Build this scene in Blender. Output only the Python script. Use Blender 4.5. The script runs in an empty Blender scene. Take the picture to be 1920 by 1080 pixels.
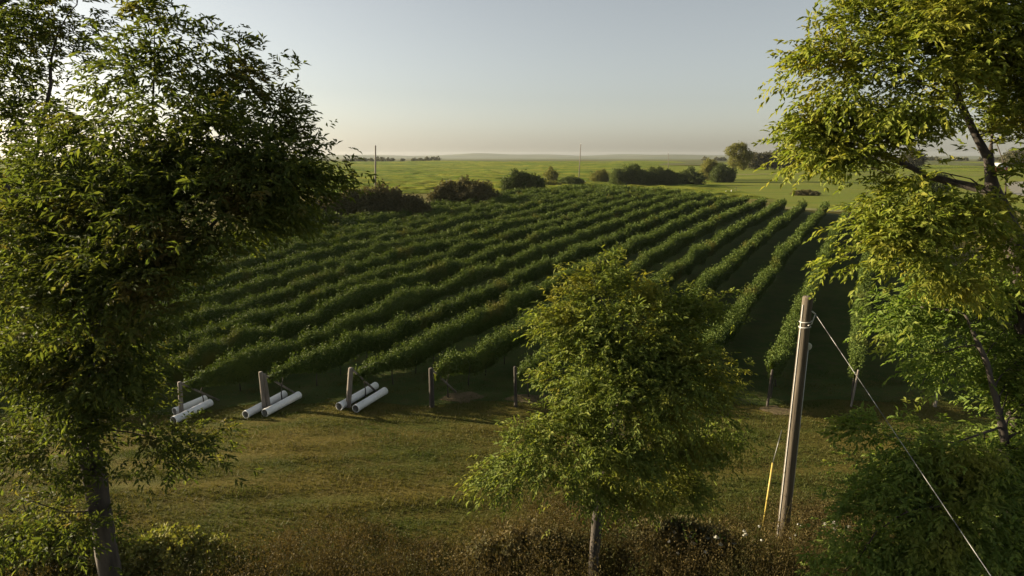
import bpy, math, random
import numpy as np
from mathutils import Vector, Matrix

# ------------------------------------------------------------------ camera, sky, sun, exposure
scene = bpy.context.scene
COL = scene.collection
CAM_H = 11.5
FPX = 1180.0                       # focal length in pixels of a 1920-wide frame
PITCH = math.atan(247.0 / FPX)

cam_d = bpy.data.cameras.new("camera")
cam = bpy.data.objects.new("camera", cam_d)
COL.objects.link(cam)
cam.location = (0, 0, CAM_H)
cam.rotation_euler = (math.pi / 2 - PITCH, 0, 0)
cam_d.sensor_width = 36.0
cam_d.lens = 36.0 * FPX / 1920.0
cam_d.clip_start = 0.1
cam_d.clip_end = 20000
scene.camera = cam

SUN_EL = math.radians(14)
SUN_AZ = math.radians(-74)         # clockwise from +Y (the view direction)
world = bpy.data.worlds.new("World")
scene.world = world
world.use_nodes = True
wn = world.node_tree
sky = wn.nodes.new("ShaderNodeTexSky")
sky.sky_type = 'NISHITA'
sky.sun_disc = False
sky.sun_elevation = SUN_EL
sky.sun_rotation = SUN_AZ
sky.altitude = 200
sky.air_density = 0.85
sky.dust_density = 1.6
sky.ozone_density = 1.1
hs = wn.nodes.new("ShaderNodeHueSaturation")
hs.inputs["Saturation"].default_value = 0.47
wn.links.new(sky.outputs[0], hs.inputs["Color"])
warm = wn.nodes.new("ShaderNodeMix"); warm.data_type = 'RGBA'; warm.blend_type = 'MULTIPLY'
warm.inputs[0].default_value = 1.0
warm.inputs[7].default_value = (1.03, 1.0, 0.93, 1)
wn.links.new(hs.outputs[0], warm.inputs[6])
wn.links.new(warm.outputs[2], wn.nodes["Background"].inputs[0])
wn.nodes["Background"].inputs[1].default_value = 0.05

sun_d = bpy.data.lights.new("sun", 'SUN')
sun_d.energy = 5.0
sun_d.angle = math.radians(0.6)
sun_d.color = (1.0, 0.83, 0.56)
sun = bpy.data.objects.new("sun", sun_d)
COL.objects.link(sun)
SUN_DIR = Vector((math.sin(SUN_AZ) * math.cos(SUN_EL), math.cos(SUN_AZ) * math.cos(SUN_EL), math.sin(SUN_EL)))
sun.rotation_euler = SUN_DIR.to_track_quat('Z', 'Y').to_euler()
sun.location = SUN_DIR * 80

scene.view_settings.view_transform = 'Standard'
scene.view_settings.look = 'None'
scene.view_settings.exposure = 1.7
scene.view_settings.gamma = 1.0
scene.render.engine = 'CYCLES'
cy = scene.cycles
cy.use_denoising = True
cy.max_bounces = 6
cy.diffuse_bounces = 3
cy.glossy_bounces = 2
cy.transmission_bounces = 4
cy.volume_bounces = 0
cy.transparent_max_bounces = 6
cy.caustics_reflective = False
cy.caustics_refractive = False

# ------------------------------------------------------------------ helpers
def ray(px, py):
    u = (px - 960.0) / FPX
    v = (py - 540.0) / FPX
    return np.array([u, math.cos(PITCH) - v * math.sin(PITCH), -math.sin(PITCH) - v * math.cos(PITCH)])

def at(px, py, Y):
    """the place on that sight line that stands Y metres out"""
    r = ray(px, py)
    return np.array([0, 0, CAM_H]) + r * (Y / r[1])

_ty = np.arange(-200.0, 12000.0, 1.0)
_tz = np.interp(_ty, [-200, 20, 30, 36, 44, 57, 68, 80, 92, 106, 124, 140, 160, 200, 260, 400, 620, 900, 1200, 1700, 2500, 12000],
                [-0.2, -0.15, -0.15, -0.05, 0.3, 0.85, 1.35, 1.9, 2.45, 3.0, 3.25, 3.1, 2.6, 1.7, 1.2, 1.6, 3.0, 4.2, 3.0, 0.5, -2.0, -2.0])
_k = np.ones(9) / 9.0
_tz = np.convolve(np.pad(_tz, 4, mode='edge'), _k, mode='valid')

def zt(x, y):
    x = np.asarray(x, float); y = np.asarray(y, float)
    z = np.interp(y, _ty, _tz)
    side = np.clip((x - 20.0) / 34.0, 0, 1); side = side * side * (3 - 2 * side)
    z = z - 1.45 * side * np.clip((y - 45.0) / 45.0, 0, 1) * np.clip((330.0 - y) / 150.0, 0, 1)
    z = z - 0.75 * np.clip((-9.0 - x) / 10.0, 0, 1) * np.clip((60.0 - y) / 22.0, 0, 1) * np.clip((y - 20.0) / 8.0, 0, 1)
    far = np.clip((y - 140.0) / 150.0, 0, 1)
    z = z + far * (0.5 * np.sin(x / 47.0 + y / 90.0) + 0.35 * np.sin(x / 23.0 - y / 61.0 + 1.0))
    return z

def gnd(px, py):
    """where that sight line meets the terrain"""
    r = ray(px, py)
    t = 10.0
    for _ in range(4000):
        p = np.array([0, 0, CAM_H]) + r * t
        dz = p[2] - float(zt(p[0], p[1]))
        if dz <= 0.005 or t > 9000:
            break
        t += max(dz * 0.9, 0.01)
    p[2] = float(zt(p[0], p[1]))
    return p

def np_mesh(name, verts, faces, mat=None, parent=None, smooth=False, mats=None, midx=None):
    """verts (N,3); faces (M,k) array of one polygon size, or list of such arrays"""
    if not isinstance(faces, list):
        faces = [faces]
    faces = [np.asarray(f, dtype=np.int32) for f in faces if len(f)]
    me = bpy.data.meshes.new(name)
    me.vertices.add(len(verts))
    me.vertices.foreach_set("co", np.asarray(verts, dtype=np.float32).ravel())
    loops = np.concatenate([f.ravel() for f in faces])
    sizes = np.concatenate([np.full(len(f), f.shape[1], dtype=np.int32) for f in faces])
    starts = np.concatenate([[0], np.cumsum(sizes)[:-1]]).astype(np.int32)
    me.loops.add(len(loops))
    me.loops.foreach_set("vertex_index", loops)
    me.polygons.add(len(sizes))
    me.polygons.foreach_set("loop_start", starts)
    me.polygons.foreach_set("loop_total", sizes)
    if smooth:
        me.polygons.foreach_set("use_smooth", np.ones(len(sizes), dtype=bool))
    for m in (mats or ([mat] if mat else [])):
        me.materials.append(m)
    if midx is not None:
        me.polygons.foreach_set("material_index", np.asarray(midx, dtype=np.int32))
    me.update(calc_edges=True)
    ob = bpy.data.objects.new(name, me)
    COL.objects.link(ob)
    if parent is not None:
        ob.parent = parent
        ob.matrix_parent_inverse = Matrix.Translation(parent.location).inverted()
    return ob

def thing(name, label, cat, loc, group=None):
    o = bpy.data.objects.new(name, None)
    COL.objects.link(o)
    o.location = loc
    o.empty_display_size = 0.3
    o["label"] = label; o["category"] = cat
    if group: o["group"] = group
    return o

def tag(o, label=None, cat=None, group=None, kind=None):
    if label: o["label"] = label
    if cat: o["category"] = cat
    if group: o["group"] = group
    if kind: o["kind"] = kind
    return o

class Geo:
    """collects primitives for one mesh"""
    def __init__(s): s.v = []; s.f4 = []; s.f3 = []; s.n = 0
    def add(s, v, quads=(), tris=()):
        v = np.asarray(v, float)
        s.v.append(v)
        if len(quads): s.f4.append(np.asarray(quads) + s.n)
        if len(tris): s.f3.append(np.asarray(tris) + s.n)
        s.n += len(v)
    def tube(s, pts, radii, sides=10, caps=True, inner=None):
        pts = np.asarray(pts, float); radii = np.broadcast_to(np.asarray(radii, float), (len(pts),))
        rings = []
        for i in range(len(pts)):
            a = pts[max(i - 1, 0)]; b = pts[min(i + 1, len(pts) - 1)]
            d = (b - a) / (np.linalg.norm(b - a) + 1e-9)
            ref = np.array([1.0, 0, 0]) if abs(d[0]) < 0.8 else np.array([0, 1.0, 0])
            u = np.cross(d, ref); u /= np.linalg.norm(u); w = np.cross(d, u)
            ang = np.linspace(0, 2 * math.pi, sides, endpoint=False)
            rings.append(pts[i] + radii[i] * (np.cos(ang)[:, None] * u + np.sin(ang)[:, None] * w))
        v = np.concatenate(rings)
        q = []
        for i in range(len(pts) - 1):
            for k in range(sides):
                k2 = (k + 1) % sides
                q.append([i * sides + k, i * sides + k2, (i + 1) * sides + k2, (i + 1) * sides + k])
        t = []
        if caps:
            n = len(v); v = np.concatenate([v, pts[:1], pts[-1:]])
            L = (len(pts) - 1) * sides
            for k in range(sides):
                k2 = (k + 1) % sides
                t.append([k2, k, n]); t.append([L + k, L + k2, n + 1])
        s.add(v, q, t)
    def box(s, c, size, rot=0.0):
        x, y, z = np.asarray(size) / 2
        v = np.array([[a * x, b * y, d * z] for a in (-1, 1) for b in (-1, 1) for d in (-1, 1)])
        cr, sr = math.cos(rot), math.sin(rot)
        v = np.stack([v[:, 0] * cr - v[:, 1] * sr, v[:, 0] * sr + v[:, 1] * cr, v[:, 2]], 1) + np.asarray(c)
        s.add(v, [[0, 1, 3, 2], [4, 6, 7, 5], [0, 4, 5, 1], [2, 3, 7, 6], [0, 2, 6, 4], [1, 5, 7, 3]])
    def build(s, name, mat, parent=None, smooth=True):
        fs = []
        if s.f4: fs.append(np.concatenate(s.f4))
        if s.f3: fs.append(np.concatenate(s.f3))
        return np_mesh(name, np.concatenate(s.v), fs, mat, parent, smooth)

# ------------------------------------------------------------------ materials
def mat_new(name):
    m = bpy.data.materials.new(name); m.use_nodes = True
    nt = m.node_tree
    for n in list(nt.nodes): nt.nodes.remove(n)
    out = nt.nodes.new("ShaderNodeOutputMaterial")
    return m, nt, out

def ramp(nt, stops):
    r = nt.nodes.new("ShaderNodeValToRGB")
    el = r.color_ramp.elements
    while len(el) < len(stops): el.new(0.5)
    for e, (p, c) in zip(el, stops):
        e.position = p; e.color = (c[0], c[1], c[2], 1)
    return r

def noise(nt, scale, detail=4, vec=None, rough=0.6):
    n = nt.nodes.new("ShaderNodeTexNoise")
    n.inputs["Scale"].default_value = scale
    n.inputs["Detail"].default_value = detail
    n.inputs["Roughness"].default_value = rough
    if vec is not None: nt.links.new(vec, n.inputs["Vector"])
    return n

def mixc(nt, a, b, fac, blend='MIX'):
    m = nt.nodes.new("ShaderNodeMix"); m.data_type = 'RGBA'; m.blend_type = blend
    L = nt.links
    if isinstance(fac, (int, float)): m.inputs[0].default_value = fac
    else: L.new(fac, m.inputs[0])
    for sock, val in ((m.inputs[6], a), (m.inputs[7], b)):
        if isinstance(val, tuple): sock.default_value = (*val, 1)
        else: L.new(val, sock)
    return m.outputs[2]

def mapping(nt, scale=(1, 1, 1), rotz=0.0):
    tc = nt.nodes.new("ShaderNodeNewGeometry")
    mp = nt.nodes.new("ShaderNodeMapping")
    mp.inputs["Scale"].default_value = scale
    mp.inputs["Rotation"].default_value = (0, 0, rotz)
    nt.links.new(tc.outputs["Position"], mp.inputs["Vector"])
    return mp.outputs[0]

def leaf_mat(name, stops, patch=None, patch_scale=0.5, trans=0.38, tcol=(1.15, 1.25, 0.5), rough=0.62, patch_lo=0.52, patch_hi=0.68):
    """leaves: each leaf its own tone out of stops; patch = colour that whole sprays turn to"""
    m, nt, out = mat_new(name)
    L = nt.links
    g = nt.nodes.new("ShaderNodeNewGeometry")
    r = ramp(nt, stops)
    L.new(g.outputs["Random Per Island"], r.inputs[0])
    col = r.outputs[0]
    if patch:
        nz = noise(nt, patch_scale, 3, g.outputs["Position"])
        rr = ramp(nt, [(patch_lo, (0, 0, 0)), (patch_hi, (1, 1, 1))])
        L.new(nz.outputs[0], rr.inputs[0])
        col = mixc(nt, col, patch, rr.outputs[0])
    bs = nt.nodes.new("ShaderNodeBsdfPrincipled")
    bs.inputs["Roughness"].default_value = rough
    bs.inputs["Specular IOR Level"].default_value = 0.10
    L.new(col, bs.inputs["Base Color"])
    tr = nt.nodes.new("ShaderNodeBsdfTranslucent")
    tc = mixc(nt, col, tcol, 1.0, 'MULTIPLY')
    L.new(tc, tr.inputs["Color"])
    mx = nt.nodes.new("ShaderNodeMixShader")
    mx.inputs[0].default_value = trans
    L.new(bs.outputs[0], mx.inputs[1]); L.new(tr.outputs[0], mx.inputs[2])
    L.new(mx.outputs[0], out.inputs[0])
    return m

def plain_mat(name, c1, c2, scale=3.0, stretch=(1, 1, 1), rough=0.8, bump=0.0, bscale=None, spec=0.3, lo=0.35, hi=0.65, bdist=0.02):
    m, nt, out = mat_new(name)
    L = nt.links
    vec = mapping(nt, stretch)
    nz = noise(nt, scale, 6, vec)
    r = ramp(nt, [(lo, c1), (hi, c2)])
    L.new(nz.outputs[0], r.inputs[0])
    bs = nt.nodes.new("ShaderNodeBsdfPrincipled")
    bs.inputs["Roughness"].default_value = rough
    bs.inputs["Specular IOR Level"].default_value = spec
    L.new(r.outputs[0], bs.inputs["Base Color"])
    if bump:
        n2 = noise(nt, bscale or scale * 4, 6, vec)
        b = nt.nodes.new("ShaderNodeBump"); b.inputs["Strength"].default_value = bump; b.inputs["Distance"].default_value = bdist
        L.new(n2.outputs[0], b.inputs["Height"]); L.new(b.outputs[0], bs.inputs["Normal"])
    L.new(bs.outputs[0], out.inputs[0])
    return m

def ground_mat(name, base, second, third, s1, s2, stretch=(1, 1, 1), rotz=0.0, bump=0.6, bscale=6.0, bdist=0.06):
    """two scales of patches over a grassy base"""
    m, nt, out = mat_new(name)
    L = nt.links
    vec = mapping(nt, stretch, rotz)
    v0 = mapping(nt)
    a = noise(nt, s1, 5, vec); b = noise(nt, s2, 8, v0, 0.7)
    ra = ramp(nt, [(0.40, base), (0.62, second)]); L.new(a.outputs[0], ra.inputs[0])
    rb = ramp(nt, [(0.48, (0, 0, 0)), (0.70, (1, 1, 1))]); L.new(b.outputs[0], rb.inputs[0])
    col = mixc(nt, ra.outputs[0], third, rb.outputs[0])
    bs = nt.nodes.new("ShaderNodeBsdfPrincipled")
    bs.inputs["Roughness"].default_value = 0.95
    bs.inputs["Specular IOR Level"].default_value = 0.05
    L.new(col, bs.inputs["Base Color"])
    n2 = noise(nt, bscale, 8, v0, 0.75)
    bp = nt.nodes.new("ShaderNodeBump"); bp.inputs["Strength"].default_value = bump; bp.inputs["Distance"].default_value = bdist
    L.new(n2.outputs[0], bp.inputs["Height"]); L.new(bp.outputs[0], bs.inputs["Normal"])
    L.new(bs.outputs[0], out.inputs[0])
    return m

M = {}
M['lawn'] = ground_mat("dry lawn", (0.054, 0.062, 0.013), (0.108, 0.088, 0.022), (0.074, 0.057, 0.017), 0.35, 1.7, (0.5, 1.6, 1), 0.15, 1.0, 7.0, 0.10)
M['field'] = ground_mat("green crop field", (0.082, 0.128, 0.012), (0.185, 0.190, 0.024), (0.070, 0.088, 0.013), 0.045, 0.16, (0.30, 1.3, 1), 0.1, 1.0, 0.45, 1.2)
M['far_field'] = ground_mat("far fields", (0.070, 0.090, 0.030), (0.115, 0.110, 0.045), (0.05, 0.07, 0.025), 0.006, 0.03, (0.3, 2.0, 1), 0.0, 0.5, 0.5, 0.5)
M['meadow'] = ground_mat("mown meadow", (0.10, 0.135, 0.018), (0.145, 0.155, 0.026), (0.11, 0.11, 0.026), 0.05, 0.5, (0.3, 1.8, 1), 0.0, 0.7, 1.6, 0.2)
M['verge'] = ground_mat("rough verge", (0.080, 0.085, 0.022), (0.13, 0.115, 0.035), (0.10, 0.075, 0.03), 0.10, 0.8, (0.6, 1.4, 1), 0.0, 0.8, 2.0, 0.3)
M['vineyard_floor'] = ground_mat("grassed vineyard floor", (0.042, 0.064, 0.017), (0.064, 0.080, 0.022), (0.070, 0.064, 0.026), 0.5, 2.0, (1, 1, 1), 0.0, 0.9, 7.0, 0.08)
M['soil'] = ground_mat("bare soil", (0.10, 0.078, 0.044), (0.13, 0.098, 0.058), (0.07, 0.064, 0.030), 1.2, 5.0, (1, 1, 1), 0.0, 0.7, 14, 0.04)
M['lane'] = ground_mat("grass lane", (0.15, 0.15, 0.06), (0.20, 0.18, 0.085), (0.11, 0.12, 0.04), 0.08, 0.7, (0.4, 1.5, 1), 0.0, 0.5, 3, 0.08)
M['gravel'] = plain_mat("gravel road", (0.14, 0.135, 0.11), (0.20, 0.19, 0.16), 1.5, bump=0.4)
M['hills'] = plain_mat("distant hills", (0.045, 0.06, 0.03), (0.10, 0.11, 0.05), 0.004, (1, 3, 1))
M['bark'] = plain_mat("grey brown bark", (0.045, 0.036, 0.028), (0.12, 0.10, 0.08), 6.0, (1, 1, 0.22), 0.9, 0.8, 14.0)
M['bark_dark'] = plain_mat("dark bark", (0.030, 0.026, 0.022), (0.075, 0.062, 0.052), 6.0, (1, 1, 0.22), 0.9, 0.8, 14.0)
M['pole'] = plain_mat("weathered pole wood", (0.052, 0.043, 0.033), (0.145, 0.120, 0.092), 22.0, (1, 1, 0.03), 0.9, 0.9, 40.0, bdist=0.02, lo=0.3, hi=0.7)
M['post'] = plain_mat("old grey post wood", (0.11, 0.095, 0.08), (0.24, 0.21, 0.18), 12.0, (1, 1, 0.08), 0.9, 0.7, 30.0, bdist=0.01)
M['post_dark'] = plain_mat("tarred post wood", (0.030, 0.026, 0.022), (0.07, 0.06, 0.05), 12.0, (1, 1, 0.1), 0.9, 0.7, 30.0, bdist=0.01)
M['pipe'] = plain_mat("white plastic pipe", (0.60, 0.585, 0.55), (0.84, 0.84, 0.83), 2.2, rough=0.45, spec=0.5, lo=0.28, hi=0.46)
M['pipe_in'] = plain_mat("pipe inside", (0.30, 0.29, 0.27), (0.42, 0.41, 0.39), 4, rough=0.7)
M['steel'] = plain_mat("galvanised steel", (0.38, 0.38, 0.37), (0.52, 0.52, 0.51), 8, rough=0.45, spec=0.6)
M['cable'] = plain_mat("stranded steel cable", (0.05, 0.05, 0.048), (0.26, 0.26, 0.25), 1.6, rough=0.5, spec=0.6, lo=0.42, hi=0.52)
M['yellow'] = plain_mat("yellow plastic", (0.30, 0.23, 0.05), (0.40, 0.31, 0.08), 5, rough=0.5)
M['rock'] = plain_mat("pale rock", (0.38, 0.36, 0.32), (0.60, 0.58, 0.53), 2.5, bump=0.5)
M['red'] = plain_mat("red boards", (0.28, 0.045, 0.03), (0.38, 0.07, 0.045), 2, (4, 4, 0.2))
M['white'] = plain_mat("white paint", (0.70, 0.70, 0.68), (0.80, 0.80, 0.78), 2)
M['roof'] = plain_mat("grey roof sheet", (0.20, 0.20, 0.20), (0.30, 0.30, 0.30), 1, (6, 1, 1), rough=0.6)
M['glass'] = plain_mat("dark window glass", (0.02, 0.025, 0.03), (0.04, 0.045, 0.05), 1, rough=0.1, spec=0.6)

M['leaf_left'] = leaf_mat("dark green leaves", [(0, (0.052, 0.074, 0.020)), (0.6, (0.080, 0.104, 0.026)), (1, (0.120, 0.135, 0.034))], (0.135, 0.098, 0.034), 0.9, 0.50, (1.25, 1.25, 0.5), patch_lo=0.56, patch_hi=0.74)
M['leaf_right'] = leaf_mat("yellow green leaves", [(0, (0.140, 0.185, 0.030)), (0.6, (0.200, 0.232, 0.040)), (1, (0.260, 0.268, 0.050))], (0.290, 0.255, 0.040), 0.8, 0.46, (1.1, 1.12, 0.55), patch_lo=0.50, patch_hi=0.72)
M['leaf_mid'] = leaf_mat("olive green leaves", [(0, (0.098, 0.138, 0.030)), (0.6, (0.144, 0.182, 0.040)), (1, (0.200, 0.222, 0.050))], (0.235, 0.220, 0.042), 0.7, 0.42, (1.1, 1.1, 0.5), patch_lo=0.52, patch_hi=0.7)
M['leaf_low'] = leaf_mat("deep green leaves", [(0, (0.105, 0.160, 0.036)), (0.6, (0.150, 0.205, 0.046)), (1, (0.205, 0.245, 0.056))], (0.20, 0.205, 0.042), 0.5, 0.46, patch_lo=0.52, patch_hi=0.70)
M['vine'] = leaf_mat("vine leaves", [(0, (0.046, 0.074, 0.015)), (0.6, (0.068, 0.098, 0.020)), (1, (0.104, 0.132, 0.028))], (0.125, 0.110, 0.024), 0.25, 0.20, (1.1, 1.1, 0.5), patch_lo=0.60, patch_hi=0.76)
M['bush_green'] = leaf_mat("dark bush leaves", [(0, (0.045, 0.066, 0.020)), (1, (0.088, 0.104, 0.032))], None, trans=0.25)
M['bush_brown'] = leaf_mat("brown bush leaves", [(0, (0.062, 0.064, 0.028)), (1, (0.118, 0.104, 0.048))], (0.14, 0.112, 0.052), 0.3, 0.25, (1.1, 1, 0.6))
M['bush_light'] = leaf_mat("light bush leaves", [(0, (0.110, 0.125, 0.032)), (1, (0.200, 0.175, 0.050))], None, trans=0.3)
M['far_wood'] = leaf_mat("far wood leaves", [(0, (0.045, 0.050, 0.022)), (1, (0.085, 0.075, 0.035))], None, trans=0.2)
M['grass'] = leaf_mat("lawn blades", [(0, (0.054, 0.061, 0.015)), (0.5, (0.090, 0.083, 0.023)), (1, (0.148, 0.122, 0.040))], (0.048, 0.070, 0.015), 0.22, 0.3, (1.1, 1.1, 0.6), patch_lo=0.42, patch_hi=0.60)
M['weeds'] = leaf_mat("dry brown weeds", [(0, (0.036, 0.030, 0.012)), (0.5, (0.070, 0.054, 0.020)), (0.9, (0.105, 0.080, 0.030)), (1, (0.19, 0.15, 0.06))], (0.046, 0.056, 0.015), 0.55, 0.30, (1.1, 1.0, 0.6), patch_lo=0.50, patch_hi=0.62)
M['petal'] = leaf_mat("white flower heads", [(0, (0.42, 0.42, 0.38)), (1, (0.60, 0.60, 0.56))], None, trans=0.3, tcol=(1, 1, 1))
M['stem'] = leaf_mat("green stems", [(0, (0.05, 0.08, 0.02)), (1, (0.08, 0.11, 0.03))], None, trans=0.2)

# ------------------------------------------------------------------ ground and terrain
def steps(lo, hi, fine_lo, fine_hi, d, growth):
    out = list(np.arange(fine_lo, fine_hi + d * 0.5, d))
    x, s = fine_hi, d
    while x < hi:
        s *= growth; x += s; out.append(min(x, hi))
    x, s = fine_lo, d
    while x > lo:
        s *= growth; x -= s; out.insert(0, max(x, lo))
    return np.array(sorted(set(out)))

def grid_mesh(name, X, Y, mat, dz=0.0):
    nu, nv = X.shape
    V = np.stack([X.ravel(), Y.ravel(), (zt(X, Y) + dz).ravel()], 1)
    i = np.arange(nu * nv).reshape(nu, nv)
    F = np.stack([i[:-1, :-1].ravel(), i[1:, :-1].ravel(), i[1:, 1:].ravel(), i[:-1, 1:].ravel()], 1)
    o = np_mesh(name, V, F, mat, smooth=True)
    o["kind"] = "structure"
    return o

gx = steps(-5000, 6000, -60, 120, 3.0, 1.12)
gy = steps(-60, 7000, -20, 300, 2.0, 1.10)
XX, YY = np.meshgrid(gx, gy, indexing='ij')
grid_mesh("ground", XX, YY, M['lawn'])

def patch4(name, c, nu, nv, mat, dz, wob=0.0, seed=1):
    """terrain-following sheet between four corners, its rim uneven by wob metres"""
    c = np.array(c, float)
    u, v = np.meshgrid(np.linspace(0, 1, nu), np.linspace(0, 1, nv), indexing='ij')
    P = ((1 - u) * (1 - v))[..., None] * c[0] + (u * (1 - v))[..., None] * c[1] + (u * v)[..., None] * c[2] + ((1 - u) * v)[..., None] * c[3]
    if wob:
        a = np.arange(nu); b = np.arange(nv)
        P[:, 0, 1] += wob * (np.sin(a * 0.5 + seed) + np.sin(a * 1.31 + 2 * seed)) * 0.5
        P[:, -1, 1] += wob * (np.sin(a * 0.43 + 3 * seed) + np.sin(a * 1.13 + seed)) * 0.5
        P[0, :, 0] += wob * np.sin(b * 0.7 + seed); P[-1, :, 0] += wob * np.sin(b * 0.6 + 2 * seed)
    return grid_mesh(name, P[..., 0], P[..., 1], mat, dz)

# far land, the crop field behind the bushes, meadow and lanes on the right
patch4("far_fields", [(-4200, 640), (5200, 640), (5600, 6500), (-4600, 6500)], 120, 160, M['far_field'], 0.12)
def crop_canopy(name, c, nu, nv, seed, amp):
    rg = np.random.default_rng(seed)
    c = np.array(c, float)
    u, v = np.meshgrid(np.linspace(0, 1, nu), np.linspace(0, 1, nv) ** 1.7, indexing='ij')
    P = ((1 - u) * (1 - v))[..., None] * c[0] + (u * (1 - v))[..., None] * c[1] + (u * v)[..., None] * c[2] + ((1 - u) * v)[..., None] * c[3]
    n1 = rg.normal(0, 1, (nu, nv))
    for _ in range(2):
        n1 = (n1 + np.roll(n1, 1, 0) + np.roll(n1, -1, 0) + np.roll(n1, 1, 1) + np.roll(n1, -1, 1)) / 5 * 1.8
    X = P[..., 0] + rg.normal(0, 0.3, (nu, nv)); Y = P[..., 1] + rg.normal(0, 0.2, (nu, nv))
    rim = np.minimum(np.minimum(u, 1 - u) * 30, np.minimum(v, 1 - v) * 60).clip(0, 1)
    grid_mesh(name, X, Y, M['field'], 0.06 + rim * (0.55 + amp * n1))
crop_canopy("crop_field", [(-320, 132), (64, 154), (210, 900), (-900, 900)], 300, 420, 5, 0.22)
patch4("verge", [(-60, 100), (52, 128), (62, 152), (-120, 134)], 60, 30, M['verge'], 0.09, 1.0, 2)
patch4("meadow", [(52, 120), (330, 90), (420, 420), (80, 420)], 110, 130, M['meadow'], 0.05, 1.5, 3)
patch4("crop_strip", [(66, 424), (520, 424), (700, 900), (212, 900)], 80, 100, M['field'], 0.05, 1.5, 5)

def ribbon(name, pts, w, mat, dz):
    pts = np.array(pts, float)
    s = np.concatenate([[0], np.cumsum(np.linalg.norm(np.diff(pts, axis=0), axis=1))])
    n = max(8, int(s[-1] / 3.0))
    t = np.linspace(0, s[-1], n)
    P = np.stack([np.interp(t, s, pts[:, 0]), np.interp(t, s, pts[:, 1])], 1)
    for _ in range(6):
        P[1:-1] = 0.25 * P[:-2] + 0.5 * P[1:-1] + 0.25 * P[2:]
    d = np.gradient(P, axis=0); d /= np.linalg.norm(d, axis=1)[:, None]
    nrm = np.stack([-d[:, 1], d[:, 0]], 1)
    k = np.linspace(-0.5, 0.5, 5)
    ww = w * (1 + 0.12 * np.sin(t * 0.35) + 0.08 * np.sin(t * 0.9 + 1))
    X = P[:, 0][:, None] + nrm[:, 0][:, None] * ww[:, None] * k
    Y = P[:, 1][:, None] + nrm[:, 1][:, None] * ww[:, None] * k
    return grid_mesh(name, X, Y, mat, dz)

ribbon("lane", [(22, 150), (40, 132), (56, 117), (68, 109), (110, 103)], 5.0, M['lane'], 0.13)
ribbon("farm_road", [(105, 96), (118, 118), (150, 185), (205, 260), (330, 330)], 6.0, M['gravel'], 0.16)
ribbon("field_road", [(70, 330), (130, 345), (260, 340)], 7.0, M['lane'], 0.15)

# hills on the horizon: long low swells, with depth
def hill(cx, cy, rx, ry, h, seed):
    u = np.linspace(-1, 1, 60); v = np.linspace(-1, 1, 14)
    U, V = np.meshgrid(u, v, indexing='ij')
    H = h * np.clip(1 - U ** 2, 0, 1) * np.clip(1 - V ** 2, 0, 1)
    H = H * (1 + 0.25 * np.sin(U * 7 + seed) + 0.12 * np.sin(U * 19 + 2 * seed)) - 4.0
    X = cx + U * rx; Y = cy + V * ry
    Vt = np.stack([X.ravel(), Y.ravel(), H.ravel()], 1)
    i = np.arange(60 * 14).reshape(60, 14)
    F = np.stack([i[:-1, :-1].ravel(), i[1:, :-1].ravel(), i[1:, 1:].ravel(), i[:-1, 1:].ravel()], 1)
    o = np_mesh("hills", Vt, F, M['hills'], smooth=True)
    o["kind"] = "structure"
hill(-1500, 4300, 2200, 500, 22, 1)
hill(1200, 4000, 1700, 450, 20, 2)
hill(3400, 3600, 1800, 450, 24, 3)
hill(300, 5000, 1700, 500, 32, 4)

# ------------------------------------------------------------------ foliage
def norm(a):
    return a / (np.linalg.norm(a, axis=-1, keepdims=True) + 1e-9)

def leaf_arrays(pos, d, n, L, W, curl=0.12):
    """a folded leaf per row: base, two sides, tip"""
    d = norm(d); s = norm(np.cross(d, n)); n = norm(np.cross(s, d))
    L = L[:, None]; W = W[:, None]
    base = pos
    m = pos + d * L * 0.45 + n * L * 0.04
    a = m + s * W * 0.5 + n * W * 0.16
    b = m - s * W * 0.5 + n * W * 0.16
    tip = pos + d * L - n * L * curl
    N = len(pos)
    V = np.stack([base, a, tip, b], 1).reshape(-1, 3)
    i = np.arange(N)[:, None] * 4
    F = np.concatenate([i + np.array([[0, 1, 2]]), i + np.array([[0, 2, 3]])])
    return V, F

def sprays(rng, anchors, dirs, n_leaf, rach, L, W, droop):
    """pinnate sprays: leaflets in pairs along a drooping stalk"""
    N = len(anchors)
    k = n_leaf
    t = np.tile(np.linspace(0.25, 1.0, k), (N, 1)) + rng.normal(0, 0.05, (N, k))
    side0 = norm(np.cross(dirs, rng.normal(0, 1, (N, 3)) * np.array([0.5, 0.5, 0.2]) + np.array([0, 0, 1.0])))
    sg = np.where(np.arange(k) % 2 == 0, 1.0, -1.0)[None, :] * np.ones((N, 1))
    sg[:, -1] = 0.0
    rl = rach * rng.uniform(0.7, 1.3, (N, 1))
    dn = norm(dirs)
    pos = anchors[:, None, :] + dn[:, None, :] * (t * rl)[..., None]
    pos[..., 2] -= (t ** 2) * rl * droop * 0.6
    dd = dn[:, None, :] * 0.75 + side0[:, None, :] * sg[..., None] * 0.8 + rng.normal(0, 0.22, (N, k, 3))
    dd[..., 2] -= droop * 0.75
    nn = np.broadcast_to(np.array([0, 0, 1.0]), (N, k, 3)) + rng.normal(0, 0.45, (N, k, 3)) + dn[:, None, :] * 0.3
    LL = L * rng.uniform(0.5, 1.3, (N, k)) * rng.uniform(0.75, 1.2, (N, 1)); WW = W * rng.uniform(0.75, 1.2, (N, k))
    return leaf_arrays(pos.reshape(-1, 3), dd.reshape(-1, 3), nn.reshape(-1, 3), LL.ravel(), WW.ravel())

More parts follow.
